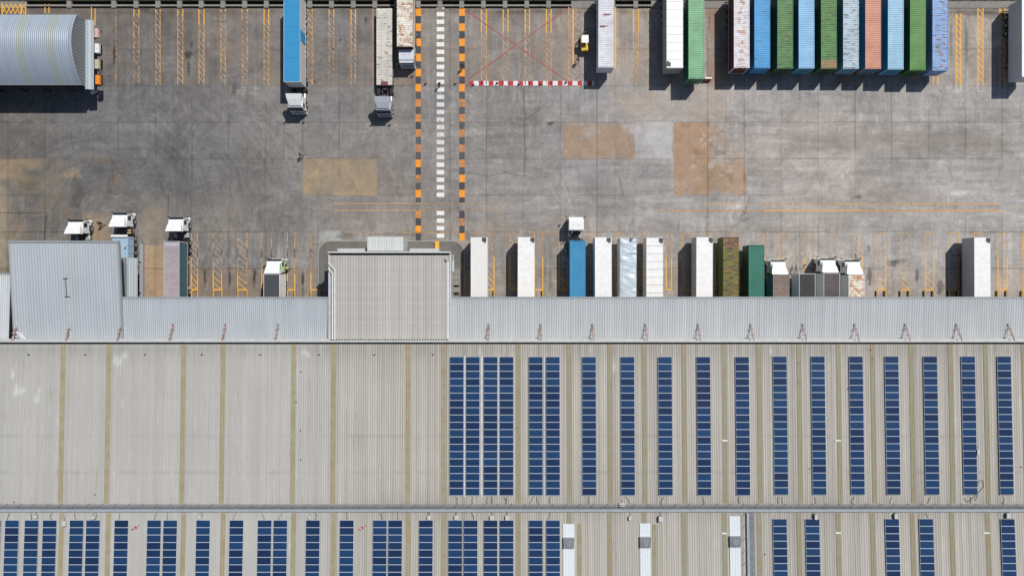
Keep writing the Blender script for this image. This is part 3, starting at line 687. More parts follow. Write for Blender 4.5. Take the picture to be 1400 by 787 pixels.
# office block between the canopies
ob = thing('office_block', 'beige ribbed flat-roofed block standing between the two dock canopies', 'building', (0, 0, 0))
zb = 8.9; ox0, oyn = W(451.5, 346, zb); ox1 = W(613.5, 346, zb)[0]
def ocol(X, Y):
    c = np.ones(X.shape+(3,))*lin(172,170,165)
    st = fbm(X, Y, .35, 50, 61, 4); c = c*(1+.34*(st-.5))[..., None]
    st = fbm(X, Y, 3.0, 40, 62, 2); c = c*(1+.20*(st-.5))[..., None]
    bn = np.exp(-((np.abs((Y+20) % 1.42-.7))/.12)**2)*fbm(X, Y, .8, 1.2, 63, 3); c = c*(1+.14*bn)[..., None]
    return np.clip(c, .02, .85)*.95
ribbed('roof', ox0, ox1, np.linspace(Y0R+.25, oyn, 60), lambda y: zb, ocol, SHEET, pitch=.40, rh=.018, parent=ob)
m_ = MB(); m_.box(ox0, ox1, oyn-.30, oyn-.002, zb-.05, zb+.045); m_.build('gutter_or_shade', M['black'], ob)  # black strip painting in the parapet's shadow on the roof, shaped as a gutter
m_ = MB(); m_.box(ox0, ox1, Y0R+.3, oyn-.01, 0, zb-.02); m_.build('wall', M['palegrey'], ob)
m_ = MB(); m_.box(ox0-.25, ox1+.35, oyn+.002, oyn+.22, zb-.5, zb+.5); m_.box(ox1+.1, ox1+.35, Y0R+.42, oyn, zb-.6, zb+.1); m_.box(ox0-.25, ox0-.01, Y0R+.42, oyn, zb-.5, zb+.1); m_.build('parapet', M['palegrey'], ob)
m_ = MB(); m_.box(ox1-.2, ox1+.02, Y0R+.45, W(0,358,zb)[1], zb+.06, zb+.16); m_.build('edge_flashing', M['white'], ob)
for off, pts in ((0, [(449,360),(457.5,369),(457.5,464)]), (0, [(449,368),(454.4,374),(454.4,464)])):
    m_ = MB(); P = [(*W(x, y, zb+.3), zb+.3) for x, y in pts]
    for a, b_ in zip(P[:-1], P[1:]): m_.tube(a, b_, .07, 8)
    m_.build('downpipe', M['white'], ob)
def lowroof(name, px0, px1, py0, py1, z, tint, par, pitch=.28, walls=True, dz=.0):
    a = W(px0, py0, z); b_ = W(px1, py1, z)
    def cf(X, Y):
        c = np.ones(X.shape+(3,))*lin(*tint); st = fbm(X, Y, .3, 20, 77, 3); return np.clip(c*(1+.22*(st-.5))[..., None], .02, .85)
    ribbed(name, a[0], b_[0], np.linspace(b_[1], a[1], 4), lambda y: z+dz*(y-b_[1]), cf, SHEET, pitch=pitch, parent=par)
    if walls: m_ = MB(); m_.box(a[0]+.05, b_[0]-.05, b_[1]+.05, a[1]-.05, 0, z-.03); m_.build('wall', M['palegrey'], par)
lowroof('porch_roof', 502, 551.5, 323.5, 343, 4.6, (186,190,188), ob)
lowroof('porch_roof', 461, 500.5, 339.5, 346, 3.2, (176,180,178), ob)
lowroof('porch_roof', 560, 600, 339.5, 346, 3.2, (176,180,178), ob)
lowroof('porch_roof', 443.5, 449.4, 370, 430, 5.5, (110,118,128), ob)
m_ = MB(); a = W(592, 341.5, 9.3); m_.bar((ox1-.6, oyn-.9, zb+.12), (ox1-.3, oyn-1.3, zb+.12), .12, .1); m_.build('roof_fitting', M['frame'], ob)
# island kerb round the office block
def arc(cx, cy, r, a0, a1, n=8): return [(cx+r*math.cos(R(a0+(a1-a0)*i/n)), cy-r*math.sin(R(a0+(a1-a0)*i/n))) for i in range(n+1)]
path = [(436,440)] + arc(452,346,16.5,180,90) + arc(617,347,18,90,20) + [(635.5,341.5)]
path = [(435.5,440)] + arc(452,346,16.5,180,90) + arc(618,347,17.5,90,0) + [(635.5,440)]
isl = MB(); P = [W(x, y) for x, y in path]; isl.prism(P, .003, .12, axis='z')
struct(isl.build('pavement', paint('pavement_dark_concrete', (.155,.145,.132), .9, .6, dirtcol=(.07,.065,.06), scale=.5)))
kb = MB()
for a, b_ in zip(P[:-1], P[1:]): kb.bar((*a, .07), (*b_, .07), .16, .15)
struct(kb.build('kerb', paint('kerb_pale', (.30,.29,.27), .9, .3)))
def bollard(x, y, label):
    X, Y = W(x, y); t = MB(); t.tube((X, Y, .12), (X, Y+.001, 1.1), .10, 10); t.tube((X, Y, 1.1), (X, Y, 1.16), .10, 10, r2=.04); t.box(X-.16, X+.16, Y-.16, Y+.16, .121, .14)
    tag(t.build('bollard', M['yellow'], smooth=False), label, 'bollard')
t = thing('barrier_arm', 'orange and yellow raised bar on the kerb of the office block', 'barrier', (*W(598, 339), .12))
MB().box(-.35, .35, -.2, 1.1, .35, .47).build('beam', M['yellow'], t); MB().box(-.3, -.18, -.1, 0, 0, .348).box(.18, .3, -.1, 0, 0, .348).box(-.3, -.18, .85, .95, 0, .348).box(.18, .3, .85, .95, 0, .348).build('leg', M['orange'], t)
# clutter beside the office block
rg = random.Random(3)
for i, (x, y, l) in enumerate(((623.5,371,'topmost grey pallet stack in the row beside the office block'),(623.5,378.5,'second grey pallet stack down beside the office block'),(623.5,386,'third grey pallet stack down beside the office block'),(623.5,396,'grey pallet stack nearest the canopy beside the office block'))):
    X, Y = W(x, y, .6); t = MB(); hh = rg.uniform(.5, 1.1); z = .12
    while z < hh:
        for q in range(5): t.box(X-.55, X+.55, Y-.4+q*.17, Y-.29+q*.17, z+.07, z+.09)
        for q in (-.5, 0, .45): t.box(X+q, X+q+.08, Y-.4, Y+.4, z, z+.069)
        z += .125
    tag(t.build('pallet_stack', paint('weathered_pallet', (.34,.32,.29), .9, .4)), l, 'pallets', 'pallet stacks beside the office block')
t = thing('air_conditioner', 'white air conditioner by the right wall of the office block', 'air conditioner', (*W(617.5, 352.5, 1), .12))
MB().box(-.3, .3, -.45, .45, .15, .75).build('housing', M['white'], t, bevel=.02); MB().tube((.301, 0, .45), (.33, 0, .45), .25, 14).build('fan_grille', M['frame'], t); MB().box(-.25, -.15, -.4, .4, 0, .149).box(.15, .25, -.4, .4, 0, .149).build('foot', M['frame'], t)
m_ = MB(); X, Y = W(617, 363, 2.5); m_.box(X-.25, X+.45, Y-1.0, Y+.8, 2.4, 2.5); m_.tube((X+.3, Y-.9, .12), (X+.3, Y-.9, 2.4), .04); m_.tube((X+.3, Y+.7, .12), (X+.3, Y+.7, 2.4), .04)
tag(m_.build('lean_to_shelter', paint('pale_blue_sheet', (.42,.50,.54), .5, .3)), 'narrow pale blue shelter against the right wall of the office block', 'shelter')

# west truck shelter, its lean-tos
ws = thing('truck_shelter', 'big square blue-grey roof over parked trucks at the left', 'shelter', (0, 0, 0))
zs_, zn_ = 8.5, 9.6
xw, yn_ = W(12.5, 329, zn_); xe = W(160.5, 329, zn_)[0]; ys0 = YC1+.02
def scf(X, Y):
    c = np.ones(X.shape+(3,))*lin(167,173,178); st = fbm(X, Y, .4, 14, 91, 4); c = c*(1+.14*(st-.5))[..., None]
    st = fbm(X, Y, 5, 6, 92, 3); c = c*(1+.12*(st-.5))[..., None]; return np.clip(c, .02, .85)
ribbed('roof', xw, xe, np.linspace(ys0, yn_-.3, 40), lambda y: zs_+(zn_-zs_)*(y-ys0)/(yn_-ys0), scf, CAN, pitch=.42, rh=.025, parent=ws)
m_ = MB(); m_.box(xw-.1, xe+.1, yn_-.29, yn_, zn_-.5, zn_+.1); m_.prism([(ys0, zs_-.3), (ys0, zs_+.09), (yn_-.3, zn_+.09), (yn_-.3, zn_-.4)], xw-.12, xw-.001); m_.prism([(ys0, zs_-.3), (ys0, zs_+.09), (yn_-.3, zn_+.09), (yn_-.3, zn_-.4)], xe+.001, xe+.24)
m_.build('fascia', M['greysteel'], ws)
m_ = MB(); m_.prism([(ys0, zs_-.3), (ys0, zs_-.12), (yn_-.3, zn_-.16), (yn_-.3, zn_-.4)], xw+.01, xe-.01); m_.build('beam', M['frame'], ws)
m_ = MB(); m_.prism([(ys0, zs_+.03), (ys0, zs_+.055), (yn_-.3, zn_+.055), (yn_-.3, zn_+.03)], xw+8.32, xw+8.5); m_.build('ridge_seam', M['palegrey'], ws)
for x in (xw+.3, xw+5.6, xe-6.2):
    for y in (yn_-.6, ys0+7):
        MB().box(x-.12, x+.12, y-.12, y+.12, 0, zs_-.2).build('post', M['greysteel'], ws)
def on_s(px, py, dz):
    z = 9.1
    for _ in range(4): x, y = W(px, py, z+dz); z = zs_+(zn_-zs_)*(y-ys0)/(yn_-ys0)
    return (x, y, z+dz)
m_ = MB(); m_.tube(on_s(89.5,380.5,.12), on_s(91.2,405,.12), .05, 5); m_.tube(on_s(86,380.5,.14), on_s(93,380.5,.14), .05, 5); m_.tube(on_s(88.5,405.3,.14), on_s(95.5,405.3,.14), .05, 5); m_.build('safety_rail', M['frame'], ws)
for x in (22.5, 95, 165):
    a = on_s(x, 447, .05); q = MB(); q.tube(a, (a[0]+.03, Y0R+.15, 9.8), .07, 6); q.bar((a[0]-.3, a[1]-.3, a[2]+.25), (a[0]+.4, a[1]-.3, a[2]+.25), .05, .05, 1); q.bar((a[0]-.3, a[1]-.9, a[2]+.55), (a[0]+.4, a[1]-.9, a[2]+.55), .05, .05, 1); q.build('brace', [M['rod'], M['frame']], ws)
m_ = MB()
for o_ in (0, 3.2): 
    for a, b_ in (((17+o_*.5, 455),(24+o_, 455.2)), ((24+o_, 455.2),(32+o_, 464))): m_.tube(on_s(*a, .3), on_s(*b_, .3), .07, 6)
m_.tube(on_s(16.5,460,.3), on_s(26,460.2,.3), .06, 6); m_.tube(on_s(18,464,.3), on_s(26,464,.3), .06, 6); m_.tube(on_s(20,455,.32), on_s(17,465,.32), .06, 6)
m_.build('downpipe', M['white'], ws)
lt = thing('lean_to_shed', 'narrow two-tone grey lean-to roof right of the square truck shelter', 'shed', (0,0,0))
lowroof('roof', 165.5, 173, 352, 412, 4.6, (118,124,130), lt, pitch=.3, walls=False); lowroof('roof', 173.3, 188, 352.5, 412, 4.2, (168,176,180), lt, pitch=.4, walls=False)
for q in ((176,357),(176,400)): X, Y = W(*q, 4); MB().box(X-.06, X+.06, Y-.06, Y+.06, 0, 4.1).build('post', M['frame'], lt)
wl = MB(); a = W(191.3, 333.5, .5); b_ = W(195.6, 410, .5); wl.box(a[0], b_[0], b_[1], a[1], 0, .5); wl.box(a[0]-.03, b_[0]+.03, b_[1]-.03, a[1]+.03, .503, .56)
tag(wl.build('boundary_wall', M['greysteel']), 'thin grey free-standing wall between the lean-to and the sandy bay', 'wall')
def pole(x, y, h, label, lamp=True):
    t = thing('lamp_post', label, 'lamp post', (*W(x, y), 0))
    MB().tube((0,0,0), (0,0,h), .06, 8, r2=.04).build('pole', M['greysteel'], t)
    MB().tube((0,0,0), (0,0,.15), .14, 10).build('base', M['conc'], t)
    MB().box(-.12, .12, -.3, .25, h+.001, h+.1).build('lamp_head', M['palegrey'], t)
pole(186.5, 337, 3.2, 'thin lamp post with grey head beside the pale blue tipper truck')

# ------------------------------------------------------------------ arched store, top left
ar = thing('arched_store', 'barrel-roofed metal store with dark gable end at the top left corner', 'building', (0,0,0))
kA = .070; yA = 37.2; zA = 7.7; xg = -66.35
yN_, yS_ = 41.6, 31.3
def zq(y): return zA-kA*(y-yA)**2
ys = np.linspace(yS_, yN_, 26)
def arch_sheet():
    pitch = .30; prof = [(0,0),(.5,0),(.62,1),(.88,1)]; xs = []; hs = []
    n = int(33/pitch)
    for i in range(n):
        for a, h in prof: xs.append(-99.6+(i+a)*33/n); hs.append(h*.035)
    xs.append(xg+.05); hs.append(0); X, Y = np.meshgrid(xs, ys); Z = zq(Y)+np.array(hs)[None, :]
    c = np.ones(X.shape+(3,))*lin(158,168,180); st = fbm(X, Y, .25, 8, 33, 3); c = c*(1+.22*(st-.5))[..., None]
    for x0_, x1_ in ((-74.45,-73.45),(-69.85,-68.9)):
        px_ = (X > x0_-.25) & (X < x1_-.05); c[px_] = lin(160,168,162)*(.94+.1*fbm(X, Y, .5, 3, 35, 3)[px_][:, None])
    return grid_mesh('roof', X, Y, Z, np.clip(c, .02, .8), vcol('arch_sheet', .32, .05, 6, .05, spec=.5, metal=.15))
arch_sheet().parent = ar
gb = MB(); n = 40                                   # gable with vertical ribs
yy = [yS_+(yN_-yS_)*i/n for i in range(n+1)]
for i in range(n):
    o_ = .04 if i % 2 else 0
    gb.quad((xg-.06+o_, yy[i], 4.1), (xg-.06+o_, yy[i+1], 4.1), (xg-.06+o_, yy[i+1], zq(yy[i+1])-.02), (xg-.06+o_, yy[i], zq(yy[i])-.02))
    if i: gb.quad((xg-.06, yy[i], 4.1), (xg-.02, yy[i], 4.1), (xg-.02, yy[i], zq(yy[i])-.02), (xg-.06, yy[i], zq(yy[i])-.02))
gb.build('gable', paint('gable_sheet', (.20,.215,.225), .6, .2), ar)
for q in range(9): MB().box(-98+q*3.9, -97.8+q*3.9, yS_+.3, yS_+.5, 0, zq(yS_)-.1).build('post', M['frame'], ar)
gw = MB(); gw.box(-99.5, xg-.2, yN_-.2, yN_-.1, 0, zq(yN_)-.05); gw.build('wall', M['greysteel'], ar)
gw = MB(); gw.box(-99.6, xg+.05, yS_-.08, yS_-.003, zq(yS_)-.15, zq(yS_)+.0); gw.build('gutter_or_shade', M['greysteel'], ar)
def canr():
    X, Y = np.meshgrid(np.array([xg-.05, xg+.2, xg+.26, xg+.5, xg+.56, xg+.8, xg+.86, xg+1.12]), np.linspace(yS_-.4, yN_+.1, 6)); Z = 4.15-(X-xg)*.25+np.array([0,0,.04,.04,0,0,.04,.04])[None, :]
    return grid_mesh('awning', X, Y, Z, np.ones(X.shape+(3,))*lin(158,168,174), CAN)
canr().parent = ar
for y in (yS_, 35, 38.5, yN_): MB().box(xg+.0, xg+.1, y-.05, y+.05, 0, 3.9).build('post', M['greysteel'], ar)
for (y, c_, l) in ((45,'pink','pale pink cabinet beside the arched store, topmost of four'),(66,'white','white cabinet beside the arched store, second from top'),(87.5,'beige','beige cabinet beside the arched store, third from top'),(109,'orange','bright orange cabinet beside the arched store, lowest of four')):
    mt = {'pink': paint('cab_pink', (.62,.42,.38), .6, .2), 'white': M['white'], 'beige': paint('cab_beige', (.52,.46,.36), .6, .3), 'orange': M['orange']}[c_]
    X, Y = W(131.0 if y < 60 else (131.8 if y < 100 else 132.8), y, 3.3); t = thing('cabinet', l, 'cabinet', (X, Y, 2.6), 0, 'cabinets along the arched store')
    MB().box(-.3, .3, -.72, .72, .08, .7).build('housing', mt, t, bevel=.02); MB().box(.301, .325, -.7, -.02, .15, .65).box(.301, .325, .02, .7, .15, .65).build('door', mt, t)
    MB().box(-1.2, .25, -.7, -.6, 0, .079).box(-1.2, .25, .6, .7, 0, .079).build('bracket', M['frame'], t); MB().tube((0, -.1, .701), (0, -.1, .76), .05, 8).build('vent', M['frame'], t)
t = thing('parasol', 'small round white parasol by the corner of the arched store', 'parasol', (*W(136.5, 131.5), 0))
MB().tube((0,0,0), (0,0,2.0), .025, 6).build('pole', M['frame'], t); u = MB(); n = 12
u.add([(0,0,2.12)]+[(math.cos(6.2832*i/n)*.32, math.sin(6.2832*i/n)*.32, 2.0) for i in range(n)]+[(0,0,2.08)], [(0,i+1,(i+1)%n+1) for i in range(n)]+[(13,(i+1)%n+1,i+1) for i in range(n)]); u.build('canopy', M['white'], t); MB().tube((0,0,0), (0,0,.1), .2, 12).build('base', M['conc'], t)
t = thing('hand_cart', 'grey hand cart left at the corner of the arched store', 'hand cart', (*W(131, 124), 0), .6)
MB().box(-.3, .3, -.5, .5, .2, .25).build('deck', M['palegrey'], t); MB().tube((-.28, .5, .2), (-.28, .7, 1.0), .02).tube((.28, .5, .2), (.28, .7, 1.0), .02).tube((-.28, .7, 1.0), (.28, .7, 1.0), .02).build('handle', M['alu'], t)
for s in (-1, 1):
    for q in (-.4, .4): MB().tube((s*.25-.02, q, .09), (s*.25+.02, q, .09), .09, 10).build('wheel', M['black'], t)

# ------------------------------------------------------------------ vehicles: local +y points to the yard (to the towing end)
WHEELCACHE = {}
def wheel(par, x, y, r=.5, wd=.28, name='wheel'):
    key = (r, wd)
    if key not in WHEELCACHE:
        a = MB(); a.tube((-wd/2,0,0), (wd/2,0,0), r, 20); a.tube((-wd/2-.012,0,0), (-wd/2-.001,0,0), r*.82, 20)
        b_ = MB(); b_.tube((wd/2+.001,0,0), (wd/2+.05,0,0), r*.56, 14); b_.tube((wd/2+.051,0,0), (wd/2+.10,0,0), r*.2, 10)
        WHEELCACHE[key] = (a.mesh('tyre', M['black']), b_.mesh('rim', M['alu']))
    e = bpy.data.objects.new(name, None); C.objects.link(e); e.parent = par; e.location = (x, y, r+.01); e.empty_display_size = .2
    if x < 0: e.rotation_euler = (0, 0, math.pi)
    for nm, me in zip(('tyre', 'rim'), WHEELCACHE[key]):
        o = bpy.data.objects.new(nm, me); C.objects.link(o); o.parent = e
def chassis(par, L, fr='frame', sub=True):
    f = M[fr]; m_ = MB()
    for s in (-1, 1): m_.box(s*.5-.07, s*.5+.07, -L+.1, -.1, .92, 1.14)
    y = -.3
    while y > -L+.2: m_.box(-1.2, 1.2, y-.05, y+.05, 1.0, 1.10); y -= 1.45
    m_.box(-1.2, 1.2, -L+.02, -L+.1, .55, .7); m_.box(-.9,-.8,-L+.02,-L+.1,.701,1.0); m_.box(.8,.9,-L+.02,-L+.1,.701,1.0)
    m_.build('chassis', f, par)
    for k in range(3):
        MB().tube((-1.0, -L+1.6+k*1.3, .51), (1.0, -L+1.6+k*1.3, .51), .07, 8).build('axle', f, par)
        for s in (-1, 1): wheel(par, s*1.08, -L+1.6+k*1.3, wd=.36)
    for s in (-1, 1):
        MB().box(s*.95-.06, s*.95+.06, -2.66, -2.54, .1, 1.0).box(s*.95-.13, s*.95+.13, -2.72, -2.48, .0, .099).build('landing_leg', f, par)
        MB().box(s*1.0-.18, s*1.0+.18, -L-.01, -L+.018, .56, .68).build('tail_light', M['red'], par)
        MB().box(s*1.2-.04, s*1.2, -L+5.6, -3.4, .55, .95).build('side_guard', f, par)
def container(L, mat, label, loc, rz, group=None, h=2.82, w_=2.44, ribp=.33, plain=False, doors_front=False):
    t = thing('shipping_container', label, 'container', loc, rz, group); m_ = MB(); hw = w_/2
    # corrugated side walls
    for s in (-1, 1):
        n = int((L-.4)/.28); pts = []
        for i in range(n):
            a = -L+.2+(L-.4)*i/n; d_ = (L-.4)/n
            pts += [(s*(hw-.005), a), (s*(hw-.005), a+d_*.35), (s*(hw-.04), a+d_*.5), (s*(hw-.04), a+d_*.85)]
        pts.append((s*(hw-.005), -.2))
        for (xa, ya), (xb, yb) in zip(pts[:-1], pts[1:]): m_.quad((xa,ya,.16), (xb,yb,.16), (xb,yb,h-.1), (xa,ya,h-.1))
    pts = []; n = 8
    for i in range(n):
        a = -hw+.15+(w_-.3)*i/n; d_ = (w_-.3)/n; pts += [(a, -.005), (a+d_*.35, -.005), (a+d_*.5, -.04), (a+d_*.85, -.04)]
    pts.append((hw-.15, -.005))
    for (xa, ya), (xb, yb) in zip(pts[:-1], pts[1:]): m_.quad((xa,ya,.16), (xb,yb,.16), (xb,yb,h-.1), (xa,ya,h-.1))
    m_.build('wall', mat, t)
    f = MB()
    for s in (-1, 1):
        f.box(s*hw-(.08 if s > 0 else 0), s*hw+(.08 if s < 0 else 0), -L+.17, -.17, h-.1, h); f.box(s*hw-(.08 if s > 0 else 0), s*hw+(.08 if s < 0 else 0), -L+.17, -.17, 0, .16)
        for y in (-.16, -L): f.box(s*hw-(.15 if s > 0 else 0), s*hw+(.15 if s < 0 else 0), y, y+.16, .12, h-.12)
    for y in (-.10, -L): f.box(-hw+.151, hw-.151, y, y+.1, h-.1, h-.002); f.box(-hw+.151, hw-.151, y, y+.1, 0, .16)
    f.build('frame', mat, t)
    cc = MB()
    for s in (-1, 1):
        for y in (-.165, -L-.005):
            for z in (0, h-.118): cc.box(s*(hw+.005)-(.17 if s > 0 else 0), s*(hw+.005)+(.17 if s < 0 else 0), y, y+.17, z-.002, z+.125)
    cc.build('corner_casting', mat, t)
    r = MB(); n = int((L-.3)/ribp)
    for i in range(n):
        d_ = (L-.3)/n; a = -L+.15+i*d_; p_ = [(a, h-.03), (a+d_*.62, h-.03), (a+d_*.72, h-.068), (a+d_*.9, h-.068), (a+d_, h-.03)]
        for (ya, za), (yb, zb_) in zip(p_[:-1], p_[1:]): r.quad((-hw+.081, ya, za), (hw-.081, ya, za), (hw-.081, yb, zb_), (-hw+.081, yb, zb_))
    r.build('roof', mat, t)
    for s in (-1, 1):
        d_ = MB().box(min(s*.02, s*(hw-.16)), max(s*.02, s*(hw-.16)), -L+.02, -L+.06, .17, h-.11).build('door', mat, t)
        q = MB()
        for k in (.35, .85): q.tube((s*k, -L+.0, .2), (s*k, -L+.0, h-.15), .02, 6)
        q.build('lock_rod', M['alu'], d_)
    return t
def chassis_thing(L, label, loc, rz, fr='frame', group=None):
    t = thing('trailer_chassis', label, 'trailer', loc, rz, group); chassis(t, L, fr); return t
def boxtrailer(L, label, loc, rz, group=None, roof='plain', wallm=None, roofm=None, h0=1.15, h=4.05, w_=2.58, vent=None, reefer=False, fr='frame'):
    t = thing('box_trailer', label, 'trailer', loc, rz, group); hw = w_/2; wallm = wallm or M['white']; roofm = roofm or M['white']
    chassis(t, L, fr)
    b = MB(); b.box(-hw, hw, -L, 0, h0, h-.10); b.build('box_body', wallm, t)
    f = MB(); f.box(-hw-.012, -hw+.05, -L-.01, .012, h-.099, h); f.box(hw-.05, hw+.012, -L-.01, .012, h-.099, h); f.box(-hw+.051, hw-.051, -.05, .012, h-.099, h-.003); f.box(-hw+.051, hw-.051, -L-.01, -L+.05, h-.099, h-.003)
    f.box(-hw-.014, -hw-.001, -L, 0, h0, h0+.13); f.box(hw+.001, hw+.014, -L, 0, h0, h0+.13)
    f.build('trim_rail', wallm, t)
    r = MB()
    if roof == 'plain':
        r.box(-hw+.051, hw-.051, -L+.051, -.051, h-.098, h-.02); q = MB(); k = -1.3
        while k > -L+.5: q.box(-hw+.06, hw-.06, k-.012, k+.012, h-.0195, h-.008); k -= 2.4
        q.build('roof_seam', roofm, t)
    elif roof == 'segmented':
        y = -.06; n = int((L-.12)/1.19); d_ = (L-.12)/n
        for i in range(n): r.box(-hw+.051, hw-.051, y-(i+1)*d_+.03, y-i*d_-.02, h-.098, h-.015); r.box(-hw+.051, hw-.051, y-(i+1)*d_, y-(i+1)*d_+.028, h-.098, h-.06, 1)
    elif roof == 'ribs':
        n = int((L-.12)/.42); d_ = (L-.12)/n
        for i in range(n): a = -L+.06+i*d_; r.box(-hw+.051, hw-.051, a, a+d_-.08, h-.098, h-.02); r.box(-hw+.051, hw-.051, a+d_-.079, a+d_-.001, h-.098, h-.07)
    elif roof == 'tarp':
        nx, ny = 28, 150; rg = np.random.RandomState(4)
        xs = np.linspace(-hw+.0, hw-.0, nx); ys_ = np.linspace(-L, 0, ny); X, Y = np.meshgrid(xs, ys_)
        Wv = fbm(X*1.0+Y*.45, Y+.5*fbm(X, Y, .8, .8, 8, 3), 2.2, 1.0, 44, 2)
        Z = h-.02 + .22*(np.abs(Wv-.5)*2) - .1*(np.abs(X)/hw)**6
        for i in range(ny-1):
            for j in range(nx-1): r.quad(*[(X[a,b_], Y[a,b_], Z[a,b_]) for a, b_ in ((i,j),(i,j+1),(i+1,j+1),(i+1,j))])
    o = r.build('tarpaulin' if roof == 'tarp' else 'roof', [roofm, M['greysteel']], t, smooth=(roof == 'tarp'))
    for s in (-1, 1):
        d_ = MB().box(min(s*.01, s*(hw-.05)), max(s*.01, s*(hw-.05)), -L-.03, -L-.001, h0+.02, h-.12).build('door', wallm, t); q = MB()
        for k in (.4, .95): q.tube((s*k, -L-.06, h0+.1), (s*k, -L-.06, h-.2), .02, 6)
        q.build('lock_rod', M['alu'], d_)
        MB().box(s*(hw-.25)-.06, s*(hw-.25)+.06, .013, .03, h-.28, h-.2).build('marker_lamp', M['orange'], t)
    if vent: MB().box(vent[0]-.32, vent[0]+.32, vent[1]-.30, vent[1]+.30, h-.019, h+.05).box(vent[0]-.05, vent[0]+.25, vent[1]-.5, vent[1]-.301, h-.019, h+.03).build('roof_vent', M['frame'], t)
    if roof == 'segmented':
        q = MB()
        for i in range(int(L/1.19)):
            for s in (-1, 1): q.box(s*(hw+.03)-.05, s*(hw+.03)+.05, -.15-i*1.19-.12, -.15-i*1.19+.12, h-.14, h-.02)
        q.build('catch', M['frame'], t)
    if reefer:
        q = MB().box(-.95, .95, .013, .45, 1.9, 3.9).build('cooling_unit', M['palegrey'], t, bevel=.04); u = MB()
        for s in (-.42, .42): u.tube((s, .20, 3.901), (s, .20, 3.96), .28, 14)
        u.build('fan', M['frame'], q)
    return t
def tractor(label, loc, rz, deflector=True, mat=None, stripe=None, back=None, chl=6.2, group=None, cargo=True):
    t = thing('tractor_truck', label, 'truck', loc, rz, group); mat = mat or M['cabw']
    m_ = MB(); prof = [(0,.55),(0,1.45),(-.10,1.62),(-.34,2.72),(-.55,2.88),(-2.05,2.92),(-2.12,2.8),(-2.12,.95),(-1.75,.95),(-1.6,1.12),(-.95,1.12),(-.8,.95),(-.72,.55)]
    m_.prism(prof, -1.18, 1.18); m_.build('cab', mat, t, bevel=.13)
    g_ = MB(); n_ = Vector((0, .977, .213)); 
    g_.add([(-1.05,-.112+.012,1.68),(1.05,-.112+.012,1.68),(.98,-.325+.012,2.64),(-.98,-.325+.012,2.64),(-1.05,-.14,1.68),(1.05,-.14,1.68),(.98,-.35,2.64),(-.98,-.35,2.64)], [(0,1,2,3),(7,6,5,4),(0,4,5,1),(1,5,6,2),(2,6,7,3),(3,7,4,0)])
    ws_ = g_.build('windscreen', M['glass'], t); MB().bar((-.8,-.09,1.66), (.1,-.13,1.86), .03, .02).bar((.0,-.09,1.66), (.8,-.13,1.86), .03, .02).build('wiper', M['black'], ws_)
    MB().box(-.85, .85, .001, .03, .95, 1.4).build('grille', M['black'], t); MB().box(-1.2, 1.2, -.3, .12, .3, .549).build('bumper', mat, t, bevel=.04)
    sv = MB().prism([(-.45,2.66),(-.06,2.60),(-.02,2.66),(-.45,2.74)], -1.1, 1.1).build('sun_visor', M['glass'] if deflector else mat, t)
    for s in (-1, 1):
        MB().prism([(-.42,1.75),(-.50,2.55),(-1.15,2.58),(-1.15,1.75)], s*1.181, s*1.20).build('side_window', M['glass'], t)
        MB().box(s*.85-.2, s*.85+.2, .121, .15, .36, .52).build('headlight', M['lamp'], t)
        mr = MB(); mr.tube((s*1.17, -.25, 2.45), (s*1.5, .12, 2.5), .025, 6); mr.box(s*1.5-.11, s*1.5+.11, .08, .2, 1.95, 2.5); mr.tube((s*1.17,-.2,1.7), (s*1.5,.12,1.98), .02, 5); mr.build('mirror', M['frame'], t)
        MB().tube((s*.9, -3.05, .75), (s*.9, -2.3, .75), .28, 14).build('fuel_tank', M['alu'], t)
        MB().box(s*1.02-.2, s*1.02+.2, -5.75, -3.35, 1.085, 1.12).build('mudguard', M['black'], t)
        wheel(t, s*1.05, -1.28, .5, .3); wheel(t, s*.98, -3.95, .5, .55); wheel(t, s*.98, -5.2, .5, .55)
        MB().prism([(-1.6,1.0),(-1.75,.6),(-2.0,.6),(-2.0,1.0)], s*1.0, s*1.24).build('cab_step', M['frame'], t)
    f = MB()
    for s in (-1, 1): f.box(s*.42-.05, s*.42+.05, -chl, -.2, .75, .99)
    for y in (-2.4, -3.3, -4.6, -6.0):
        if -y < chl: f.box(-.4, .4, y-.05, y+.05, .8, .95)
    f.build('chassis', M['frame'], t)
    MB().tube((0,-4.55,1.0), (0,-4.55,1.12), .48, 16).build('fifth_wheel', M['frame'], t)
    a = MB(); a.tube((-.7,-2.45,.9), (-.7,-2.45,3.0), .07, 8); a.build('exhaust', M['alu'], t)
    a = MB(); a.box(-.35, .35, -2.55, -2.2, 1.0, 1.7); a.tube((.3,-2.5,1.7), (.2,-3.2,1.2), .035, 6, 1); a.tube((-.1,-2.5,1.7), (.0,-3.3,1.15), .03, 6, 1); a.build('air_lines', [M['frame'], M['red']], t)
    MB().box(.5, 1.0, -3.1, -2.5, 1.02, 1.12).build('catwalk', M['greysteel'], t)
    if deflector:
        q = MB(); q.add([(-.95,-.6,2.905),(.95,-.6,2.905),(1.27,-2.3,2.93),(-1.27,-2.3,2.93),(-.90,-.62,3.03),(.90,-.62,3.03),(1.25,-2.3,3.72),(-1.25,-2.3,3.72),(-1.12,-1.5,3.45),(1.12,-1.5,3.45),(1.12,-1.5,2.92),(-1.12,-1.5,2.92)],
             [(0,11,10,1),(11,3,2,10),(4,5,9,8),(8,9,6,7),(0,1,5,4),(1,10,9,5),(10,2,6,9),(0,4,8,11),(11,8,7,3),(3,7,6,2)])
        q.build('roof_deflector', stripe or mat, t)
    else:
